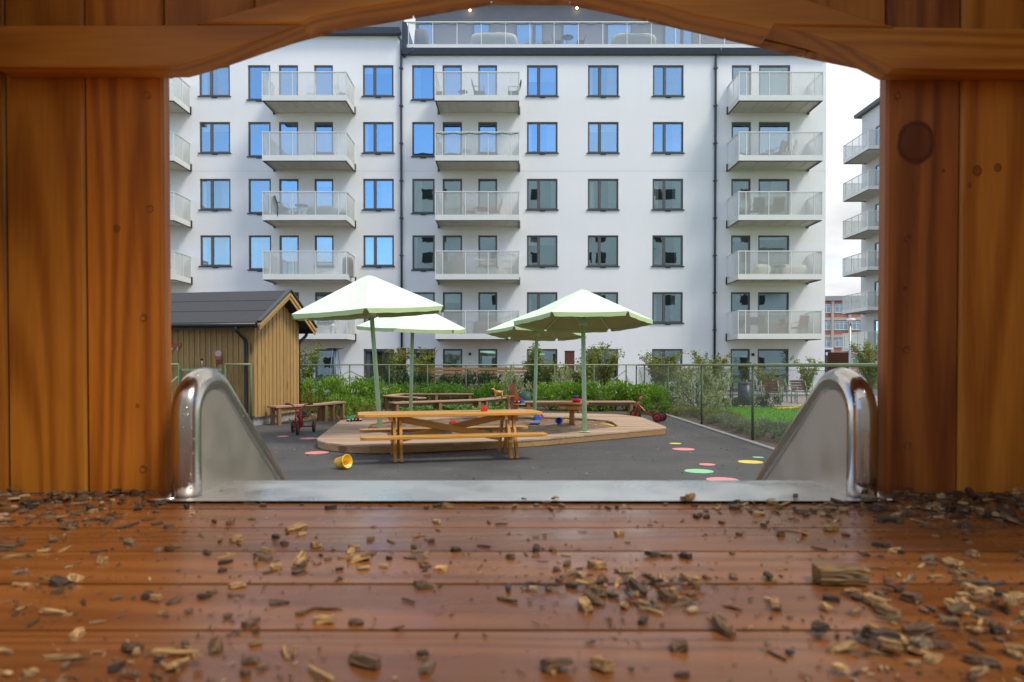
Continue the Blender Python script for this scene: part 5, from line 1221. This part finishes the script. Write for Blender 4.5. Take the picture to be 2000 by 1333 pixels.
# painted cut-outs on the shed wall
def shedp(px, py, d=-.045):
    # intersect the pixel ray with the front wall plane (pushed out by d)
    n = -gd; p0 = q0 + n * (-d); r_ = ray(px, py); o_ = Vector((0, 0, CAMH)); t = (p0 - o_).dot(n) / r_.dot(n); return o_ + r_ * t
def cutout(name, px, py, parts, label):
    p = shedp(px, py, -.052); o = tag(empty(name, p), label, 'wall figure'); o.rotation_euler = (0, 0, sh.rotation_euler.z)
    for (nm, poly, mat, t) in parts: MB().prism(poly, (t - .012, t), lambda u, v, w_: (u, -w_, v)).build(nm, mat, o)
ell = lambda cx, cy, a, b, n=18: [(cx + a * math.cos(2 * math.pi * i / n), cy + b * math.sin(2 * math.pi * i / n)) for i in range(n)]
M['rust_paint'] = plain('rust_red_paint', (.45, .10, .035), .6, var=.2, vscale=20); M['blush'] = plain('blush_paint', (.60, .44, .38), .6, var=.12, vscale=20); M['brownp'] = plain('brown_paint', (.20, .055, .025), .6, var=.2, vscale=30)
cutout('wooden_pig_figure', 341, 676, [('body', ell(0, 0, .13, .065), 'rust_paint', 0), ('head', ell(.13, .02, .05, .05), 'rust_paint', .013), ('ear', [(-.12, .05), (-.06, .05), (-.09, .11)], 'greyfab', .013), ('leg', [(-.08, -.10), (-.04, -.10), (-.03, -.04), (-.09, -.04)], 'blush', .013), ('leg', [(.07, -.12), (.10, -.12), (.11, -.03), (.06, -.03)], 'blush', .013)], 'small orange-red four legged cut-out figure on the shed wall by the post')
cutout('wooden_bear_figure', 427, 699, [('body', [(-.075, -.15), (.075, -.15), (.085, .03), (-.085, .03)], 'brownp', 0), ('head', ell(0, .10, .085, .075), 'blush', .013), ('shirt', [(-.078, -.05), (.078, -.05), (.085, .035), (-.085, .035)], 'rust_paint', .013)], 'small standing cut-out figure with pale round head on the shed wall')

# ================================================================ FENCES
def wire_mesh(mb, a, b, z0, z1, sp=.055, r=.0013):
    """diamond mesh between a and b (2-D), as thin three-sided wires"""
    a, b = Vector(a), Vector(b); L_ = (b - a).length; d = (b - a) / L_; H = z1 - z0; n = int((L_ + H) / sp); nn = Vector((-d.y, d.x)) * r
    for i in range(1, n):
        c = i * sp
        for sgn in (0, 1):
            u0, v0 = c, 0.0; u1, v1 = c - H, H
            if u0 > L_: v0 = u0 - L_; u0 = L_
            if u1 < 0: v1 = H + u1; u1 = 0
            if v1 <= v0: continue
            if sgn: u0, u1 = L_ - u0, L_ - u1
            p = a + d * u0; q = a + d * u1; o = len(mb.v)
            for (w_, z) in ((p, z0 + v0), (q, z0 + v1)): mb.v += [(w_.x + nn.x, w_.y + nn.y, z), (w_.x - nn.x, w_.y - nn.y, z + r), (w_.x - nn.x, w_.y - nn.y, z - r)]
            mb.f += [(o, o + 1, o + 4, o + 3), (o + 1, o + 2, o + 5, o + 4), (o + 2, o, o + 3, o + 5)]; mb.sm += [False] * 3
def fence(name, pts, h, label, posts, braces=(), rail_r=.026):
    o = tag(empty(name, (pts[0][0], pts[0][1], 0)), label, 'fence'); c = Vector(pts[0])
    for a, b in zip(pts, pts[1:]):
        a2, b2 = Vector(a) - c, Vector(b) - c
        MB().tube([(*a2, h), (*b2, h)], rail_r, 10).build('top_rail', 'fence_l', o)
        mb = MB(); wire_mesh(mb, a2, b2, .04, h - .08); stuff(mb.build('wire_mesh', 'wire', o, fix=False))
        MB().tube([(*a2, h - .08), (*b2, h - .08)], .003, 5).build('tension_wire', 'wire', o)
    for p in posts: MB().tube([(p[0] - c.x, p[1] - c.y, -.05), (p[0] - c.x, p[1] - c.y, h)], .027, 10).build('post', 'fence', o)
    for (a, b, z0, z1) in braces: MB().tube([(a[0] - c.x, a[1] - c.y, z0), (b[0] - c.x, b[1] - c.y, z1)], .02, 8).build('brace', 'fence_l', o)
    return o
FH = 1.445
fence('side_fence', [(4.66, 25.2), (4.66, 1.5)], FH, 'green chain link fence running along the kerb on the right', [(4.66, y) for y in (24.0, 20.4, 16.75, 13.2, 9.7, 6.2, 2.7)], [((4.66, 24.9), (4.66, 23.2), FH - .2, .1)], .030)
bx = lambda px, Y=25.2: (px - 1000) / FPX * Y
fence('back_fence', [(bx(570), 25.2), (4.66, 25.2)], FH + .005, 'long green chain link fence behind the shrubs in front of the flats', [(bx(q), 25.2) for q in (683, 760, 835, 910, 998, 1083, 1160, 1223, 1243)],
      [((bx(683), 25.2), (bx(590), 25.2), FH - .22, .25), ((bx(683), 25.2), (bx(790), 25.2), FH - .22, .25), ((bx(683), 25.2), (bx(683) - .2, 24.2), FH - .3, .05), ((bx(1222), 25.2), (bx(1150), 25.2), FH - .2, .2), ((bx(1223), 25.2), (bx(1223) + .1, 24.2), FH - .3, .05)])
gA = Vector((q0.x - .02, q0.y - .12)); gdir = Vector((-1, -.10)).normalized(); gB = gA + gdir * .58; gC = gB + gdir * 1.04; gD = gC + gdir * 2.2
fence('gate_side_fence', [tuple(gA), tuple(gB)], 1.46, 'short green mesh fence panel between the gate and the shed corner', [tuple(gA), tuple(gB)], rail_r=.028)
fence('gate_side_fence', [tuple(gC), tuple(gD)], 1.46, 'green mesh fence left of the gate, with a slanting brace', [tuple(gC), tuple(gD)], [((gC.x, gC.y), (gC.x - .9, gC.y - .09), 1.2, .35)], .028)
gt = tag(empty('gate', (gB.x, gB.y, 0)), 'green metal framed mesh gate beside the shed', 'gate'); g1 = gB + gdir * .05 - gB; g2 = gC - gdir * .05 - gB
for q in (g1, g2): MB().box(-.025, .025, -.025, .025, .05, 1.36).build('upright', 'fence', gt, (q.x, q.y, 0))
for z in (.1, 1.335): MB().bar((*(g1 + gdir * .026), z), (*(g2 - gdir * .026), z), .05, .05).build('cross_bar', 'fence_l', gt)
mb = MB(); wire_mesh(mb, g1, g2, .12, 1.31); stuff(mb.build('wire_mesh', 'wire', gt, fix=False))
lk = (g1 + g2) / 2; MB().tube([(lk.x, lk.y, 1.36), (lk.x, lk.y, 1.56)], .008, 8).build('latch_rod', 'galv', gt); MB().lathe([(.001, -.035), (.028, -.02), (.035, 0), (.028, .02), (.001, .035)], 12, (lk.x, lk.y, 1.58)).build('latch_knob', 'black', gt)
# timber slat screen in front of the flats
ss = tag(empty('slat_screen', (bx(935, 29.0), 29.0, 0)), 'low horizontal timber slat screen in front of the ground floor flats', 'fence')
for i in range(6): plank('slat', ss, (.0, 0, .55 + .145 * i), (4.9, .028, .12 if i > 3 else .095), 'larch_e')
for x in (-2.3, -1.15, 0, 1.15, 2.3): MB().box(-.045, .045, .016, .10, 0, 1.38).build('post', 'benchz', ss, (x, 0, 0))
for px, Y, h, wd, lb in ((785, 29.5, 2.15, .36, 'rusty steel trellis panel overgrown by a climber left of the slat screen'), (1113, 30.5, 2.05, .42, 'rusty brown steel bin cabinet beside the second climber')):
    o = tag(empty('corten_panel', (bx(px, Y), Y, 0)), lb, 'panel'); MB().box(-wd / 2, wd / 2, 0, .3 if px > 1000 else .06, 0, h).build('panel', 'corten', o, bevel=.01); MB().box(-wd / 2 - .02, wd / 2 + .02, -.02, .32 if px > 1000 else .08, h + .001, h + .03).build('cap', 'corten', o)
hp = tag(empty('patio_heater', (bx(655, 31.5), 31.5, 0)), 'pyramid patio heater with steel frame standing by the ground floor window', 'patio heater')
MB().box(-.24, .24, -.24, .24, 0, .62).build('base', 'charcoal', hp, bevel=.02)
for a, b in ((-1, -1), (1, -1), (1, 1), (-1, 1)): MB().bar((a * .23, b * .23, .62), (a * .09, b * .09, 2.15), .03, .03).build('frame_bar', 'galv', hp)
MB().tube([(0, 0, .63), (0, 0, 2.1)], .05, 12).build('glass_tube', 'paleblue', hp); MB().lathe([(.001, 2.28), (.38, 2.22), (.40, 2.2), (.38, 2.19), (.1, 2.16), (.1, 2.1)], 20).build('hood', 'charcoal', hp)
# terrace furniture beyond the side fence
M['teak'] = plain('dark_teak', (.13, .065, .045), .7, var=.2, vscale=9)
def lounge_chair(loc, rz, label):
    o = tag(empty('terrace_chair', loc, rz), label, 'chair')
    for i in range(5): MB().box(-.27, .27, -.24 + .1 * i, -.16 + .1 * i, .42, .445).build('seat_slat', 'teak', o)
    for i in range(4): MB().bar((-.27, -.27 - .03 * i, .52 + .10 * i), (.27, -.27 - .03 * i, .52 + .10 * i), .02, .085).build('back_slat', 'teak', o)
    for s in (-1, 1): MB().tube([(s * .3, .22, 0), (s * .3, .22, .62), (s * .3, -.24, .62), (s * .3, -.36, .86)], .02, 8).build('arm_frame', 'fence_l', o); MB().tube([(s * .3, -.22, 0), (s * .3, -.22, .62)], .02, 8).build('rear_leg', 'fence_l', o)
    return o
for px, py, rz, lb in ((1440, 786, 70, 'slatted terrace chair left of the grey bin, turned sideways'), (1476, 784, -60, 'slatted terrace chair just right of the grey bin'), (1506, 790, 170, 'slatted terrace chair facing the lawn, second right of the bin'), (1533, 785, 200, 'slatted terrace chair third right of the bin'), (1566, 788, 185, 'slatted terrace chair beside the slide wing')):
    p = G(px, py, 0); lounge_chair((p.x, p.y, 0), R(rz), lb)
p = G(1403, 788, 0); o = tag(empty('terrace_table', (p.x, p.y, 0), R(12)), 'dark grey terrace table with thick legs behind the variegated shrub', 'table')
for i in range(5): MB().box(-.8, .8, -.38 + .155 * i, -.24 + .155 * i, .80, .84).build('top_slat', 'charcoal', o)
for a, b in ((-.72, -.3), (.72, -.3), (.72, .3), (-.72, .3)): MB().box(a - .05, a + .05, b - .05, b + .05, 0, .799).build('leg', 'charcoal', o)
for s in (-1, 1): MB().box(-.75, .75, s * .62 - .14, s * .62 + .14, .44, .47).build('bench_board', 'teak', o)
p = G(1456, 791, 0); o = tag(empty('litter_bin', (p.x, p.y, 0)), 'grey cylindrical litter bin on the terrace edge', 'bin'); MB().lathe([(.001, 0), (.2, 0), (.21, .03), (.21, .75), (.001, .75)], 20).build('body', 'slate', o); MB().lathe([(.22, .76), (.22, .80), (.12, .84), (.11, .82), (.001, .78)], 20).build('lid', 'slate', o)
hz = random.Random(4); pts = []
for i in range(46): t = i / 45; q = G(1515 + 55 * t, 799 - 3 * t, .02); pts.append((q.x + .1 * math.sin(i * 1.1), q.y + .18 * math.cos(i * .9), .03 + .25 * max(0, t - .75) * (1 + math.sin(i))))
tag(MB().tube(pts, .022, 7).build('garden_hose', 'yellowp'), 'yellow rope-like garden hose lying on the lawn edge', 'hose')

# ================================================================ PLANTS
_sh = {}
def shrub_meshes(key, leafm, leaf, n, asp=.5, seed=0, clumps=26, up=.25, stems=7):
    """unit shrub: radius 1, height 1; leaves gather in clumps with gaps between"""
    rr = random.Random(seed); mb = MB(); cs = []
    for i in range(clumps):
        a = rr.uniform(0, 6.283); z = rr.uniform(.12, .92); rad = math.sqrt(max(.02, 1 - (max(0, z - .45) / .58) ** 2)) * rr.uniform(.35, 1.0) * (.75 + .25 * min(1, z * 3))
        cs.append((Vector((rad * math.cos(a), rad * math.sin(a), z)), rr.uniform(.13, .26)))
    for i in range(n):
        c, s = cs[rr.randrange(clumps)]
        d = Vector((rr.gauss(0, 1), rr.gauss(0, 1), rr.gauss(0, .8))); p = c + d * s * .62
        if p.z < .01: p.z = rr.uniform(.01, .2)
        o = (p - Vector((0, 0, .35))).normalized() + Vector((0, 0, up))
        leaf_add(mb, p, o, leaf, rr, asp)
    fo = mb.mesh('foliage', leafm, fix=False)
    sb_ = MB()
    for i in range(stems):
        c, s = cs[i % clumps]; m = c * .45 + Vector((rr.gauss(0, .06), rr.gauss(0, .06), .05))
        sb_.tube([(c.x * .12, c.y * .12, -.02), tuple(m), tuple(c)], [.018, .013, .006], 5)
    return fo, sb_.mesh('stems', 'stem', fix=False)
def lib(key, *a, **k):
    if key not in _sh: _sh[key] = [shrub_meshes(key, *a, seed=s + hash_(key), **k) for s in range(3)]
    return _sh[key]
def hash_(s): return sum(ord(c) * (i + 3) for i, c in enumerate(s)) % 997
lib('bright', 'leaf_bright', .115, 1500, asp=.55); lib('hedge', 'leaf_hedge', .11, 1500, asp=.5); lib('dark', 'leaf_dark', .16, 900, asp=.3, up=.5)
lib('pale', 'leaf_pale', .12, 1500, asp=.5, stems=12); lib('silver', 'leaf_silver', .12, 1300, asp=.3, up=.5); lib('yellow', 'leaf_yellow', .12, 1100, asp=.55); lib('tuft', 'leaf_dark', .22, 500, asp=.16, up=1.2)
pr_ = random.Random(33); pcount = [0]
def shrub(kind, x, y, r, h, label, name='shrub', group=None):
    fo, st_ = _sh[kind][pcount[0] % 3]; pcount[0] += 1
    o = tag(empty(name, (x, y, 0), pr_.uniform(0, 6.28)), label, 'shrub' if name == 'shrub' else 'plant', group); o.scale = (r, r * pr_.uniform(.85, 1.15), h)
    link('foliage', fo, o); link('stems', st_, o); return o
for px, Y, r, h, lb in ((612, 20.6, .62, .95, 'bright green leafy shrub just right of the shed corner'), (646, 20.9, .75, 1.02, 'bright green leafy shrub behind the end of the left bench'), (684, 21.4, .75, 1.05, 'large bright green shrub left of the tall parasol pole'),
                        (716, 22.2, .7, .98, 'bright green shrub directly behind the left parasol pole'), (750, 23.6, .62, .85, 'bright green shrub in front of the fence brace'), (664, 19.2, .42, .6, 'small bright green shrub spilling over the bark beside the left bench'), (695, 19.9, .4, .5, 'low bright green shrub at the foot of the large left shrub')):
    shrub('bright', bx(px, Y), Y, r, h, lb)
for px, Y, r, h, lb in ((592, 19.0, .45, .72, 'yellowing shrub against the shed wall behind the left bench'), (708, 19.4, .35, .36, 'low yellowing plant on the bark mulch left of the parasol pole'), (575, 18.6, .35, .55, 'yellow-green shrub below the shed gable, behind the bench seat')):
    shrub('yellow', bx(px, Y), Y, r, h, lb)
for i, px in enumerate((782, 815, 848, 880, 905, 932, 960, 1060, 1085)):
    shrub('hedge', bx(px, 24.4), 24.4 + pr_.uniform(-.2, .2), .55, pr_.uniform(.66, .85), 'mid green hedge shrub growing along the back fence behind the far benches', group='hedge shrubs along the back fence')
for i, px in enumerate((1075, 1100, 1128, 1150, 1176, 1200, 1226, 1250, 1275, 1300)):
    Y = 21.9 + pr_.uniform(-.3, .3)
    shrub('bright', bx(px, Y), Y, .62, pr_.uniform(.78, .92), 'bright green hedge shrub behind the straight right bench', group='hedge behind the right bench')
for i, px in enumerate((742, 768, 800, 825, 852, 880, 905, 930, 955, 982, 1008, 1040)):
    shrub('dark', bx(px, 27.3), 27.3 + pr_.uniform(-.3, .4), .62, pr_.uniform(.95, 1.15), 'dark glossy evergreen shrub behind the chain link fence', group='evergreens behind the back fence')
# tall arching climbers and rose bushes
def rose(px, Y, ztop, spread, label, seed, n=11):
    rr = random.Random(seed); o = tag(empty('rose_bush', (bx(px, Y), Y, 0)), label, 'shrub'); mb = MB(); sm = MB(); hp_ = MB()
    for i in range(n):
        a = rr.uniform(0, 6.283); h = ztop * (rr.uniform(.55, 1.0) if i else 1.0); sp = spread * rr.uniform(.25, 1.0); P = []
        for j in range(9):
            t = j / 8; P.append(Vector((math.cos(a) * sp * t ** 1.6, math.sin(a) * sp * .6 * t ** 1.6, h * (t ** .8) - (.12 * h * max(0, t - .8) * 5 * rr.uniform(0, .6)))) + Vector((rr.gauss(0, .03), rr.gauss(0, .03), 0)))
        sm.tube([tuple(p) for p in P], [.012 - .001 * j for j in range(9)], 5)
        for j in range(int(75 * h)):
            t = rr.uniform(.12, 1) * 8; k = min(7, int(t)); p = P[k].lerp(P[k + 1], t - k) + Vector((rr.gauss(0, .085), rr.gauss(0, .085), rr.gauss(0, .06)))
            leaf_add(mb, p, (rr.gauss(0, 1), rr.gauss(0, 1), .3), .10, rr, .62)
            if rr.random() < .06: hp_.lathe([(.001, -.012), (.012, -.004), (.012, .004), (.001, .012)], 6, tuple(p + Vector((rr.gauss(0, .04), rr.gauss(0, .04), 0))))
    mb.build('foliage', 'leaf_rose', o, fix=False); sm.build('stems', 'stem', o, fix=False); stuff(hp_.build('hips', 'hips', o, fix=False)); return o
rose(598, 26.6, 2.35, .75, 'tall loose climber right beside the shed gable', 1, 12); rose(778, 29.0, 2.25, .65, 'climber covering the rusty trellis panel', 2, 15); rose(822, 28.4, 2.30, .75, 'thin tall climber right of the rusty trellis panel', 3, 13)
rose(1046, 27.2, 2.45, .6, 'tall climber left of the rear right parasol pole', 4, 14); rose(1078, 27.0, 1.75, .8, 'reddish rose bush right of the rear right parasol pole', 5, 16); rose(1150, 27.6, 2.35, .7, 'tall climber in front of the brown cabinet', 6, 15); rose(1180, 27.9, 2.45, .85, 'spreading tall climber in front of the pale blue window', 7, 15)
rose(1128, 26.4, 1.5, .6, 'dense low rose bush between the parasol poles', 14, 14)
rose(1288, 29.5, 2.1, 1.2, 'wide rose bush at the fence corner under a window', 8, 22); rose(1385, 29.8, 2.1, 1.35, 'wide rose bush in front of the right downpipe', 9, 24); rose(1335, 30.2, 1.5, .8, 'low rose bush between the two wide ones beyond the side fence', 10, 12)
rose(1500, 31.0, 1.55, 1.2, 'low arching bush in front of the large ground floor window', 11, 12); rose(1575, 31.0, 1.9, 1.0, 'arching bush at the right corner of the white block', 12, 12); rose(1700, 31.0, 2.6, .9, 'tall leafy bush at the far right beside the post', 13, 22)
shrub('pale', bx(1358, 21.2), 21.2, .75, 1.35, 'cream variegated shrub standing behind the side fence'); shrub('pale', bx(1398, 21.6), 21.6, .6, 1.15, 'smaller cream variegated shrub by the dark terrace table'); shrub('pale', bx(1005, 26.2), 26.2, .6, 1.3, 'pale variegated shrub behind the totem post'); shrub('pale', bx(1103, 26.0), 26.0, .5, 1.25, 'pale straw coloured shrub between the right parasol poles')
sv = random.Random(8)
yy = 11.2; i = 0
while yy < 17.0:
    shrub('silver', 5.12 + sv.uniform(-.08, .15), yy, sv.uniform(.34, .44), sv.uniform(.36, .48) if yy < 14.3 else sv.uniform(.2, .28), 'low silvery grey-green shrub in the bed beside the kerb', group='silvery shrubs along the side fence'); yy += .55
for i in range(9): shrub('yellow', 5.05 + sv.uniform(-.15, .4), 16.9 + .45 * i, sv.uniform(.4, .5), sv.uniform(.2, .3), 'yellow-green low shrub in the bed at the far end of the kerb', group='yellow-green shrubs at the end of the kerb')
for i in range(4): shrub('bright', 4.2 + sv.uniform(-.1, .2) + .12 * i, 20.4 + .9 * i, .55, .75, 'bright green shrub filling the fence corner right of the tricycle', group='shrubs in the fence corner')
for px, r, h in ((1403, .4, .42), (1430, .5, .38), (1447, .35, .3), (1476, .5, .36), (1502, .5, .42), (1420, .3, .3)):
    p = G(px, 796, 0); shrub('tuft', p.x, p.y, r, h, 'small dark grassy clump along the far lawn edge', 'grass_clump', 'dark clumps along the lawn edge')
# ground cover, mulch, litter, lawn
gc = random.Random(12); mb = MB()
for i in range(5200):
    x = gc.uniform(-3.4, -.2); y = gc.uniform(18.9, 23.2)
    if abs(y - (20.6 + (x + 1.8) * .55)) > 1.7: continue
    h = .10 + .14 * (.5 + mnoise.noise(Vector((x * 1.6, y * 1.6, 0)))); leaf_add(mb, (x, y, gc.uniform(.02, max(.04, h))), (gc.gauss(0, 1), gc.gauss(0, 1), .6), .10, gc, .7)
stuff(mb.build('strawberry_ground_cover', 'leaf_ground', fix=False), 'low green strawberry ground cover under the angled bench', 'ground cover')
M['mulchm'] = leafmat('mulch_chips', (.16, .10, .05), (.42, .29, .16), 0, .9)
mb = MB()
for i in range(3800):
    x = gc.uniform(-6.2, 1.6); y = gc.uniform(17.7, 21.5)
    if x > -2.9 and y > 18.6: continue
    leaf_add(mb, (x, y, gc.uniform(.0, .035)), (gc.gauss(0, 1), gc.gauss(0, 1), gc.gauss(0, .25)), .07, gc, .45)
stuff(mb.build('bark_mulch', 'mulchm', fix=False), 'loose bark mulch on the bed behind the sandpit', 'mulch')
mb = MB()
for i in range(520):
    q = G(gc.uniform(480, 1560), 1000 - 150 * gc.random() ** .6, 0)
    if q.x > 4.3: continue
    leaf_add(mb, (q.x, q.y, .006), (gc.gauss(0, 1), gc.gauss(0, 1), gc.gauss(0, .06)), gc.uniform(.018, .045), gc, .4)
for (x, y) in outer:      # bits swept up against the deck
    if y < 14.5:
        for k in range(9): leaf_add(mb, (x + gc.gauss(0, .25), y - abs(gc.gauss(0, .10)) - .02, .006), (gc.gauss(0, 1), gc.gauss(0, 1), 0), .022, gc, .4)
stuff(mb.build('fallen_chips', 'mulchm', fix=False), 'stray bark chips and leaves scattered over the asphalt', 'litter')
mb = MB()
for i in range(26000):
    x = 5.55 + gc.random() ** 1.3 * 7.5; y = gc.uniform(12.5, 23.5); a = gc.uniform(0, 3.14); c, s = math.cos(a) * .006, math.sin(a) * .006; h = gc.uniform(.035, .075); o = len(mb.v)
    mb.v += [(x - c, y - s, .008), (x + c, y + s, .008), (x + gc.gauss(0, .018), y + gc.gauss(0, .018), .008 + h)]; mb.f.append((o, o + 1, o + 2)); mb.sm.append(False)
stuff(mb.build('lawn_grass', 'grass', fix=False), 'short bright green lawn grass beyond the side fence', 'grass')
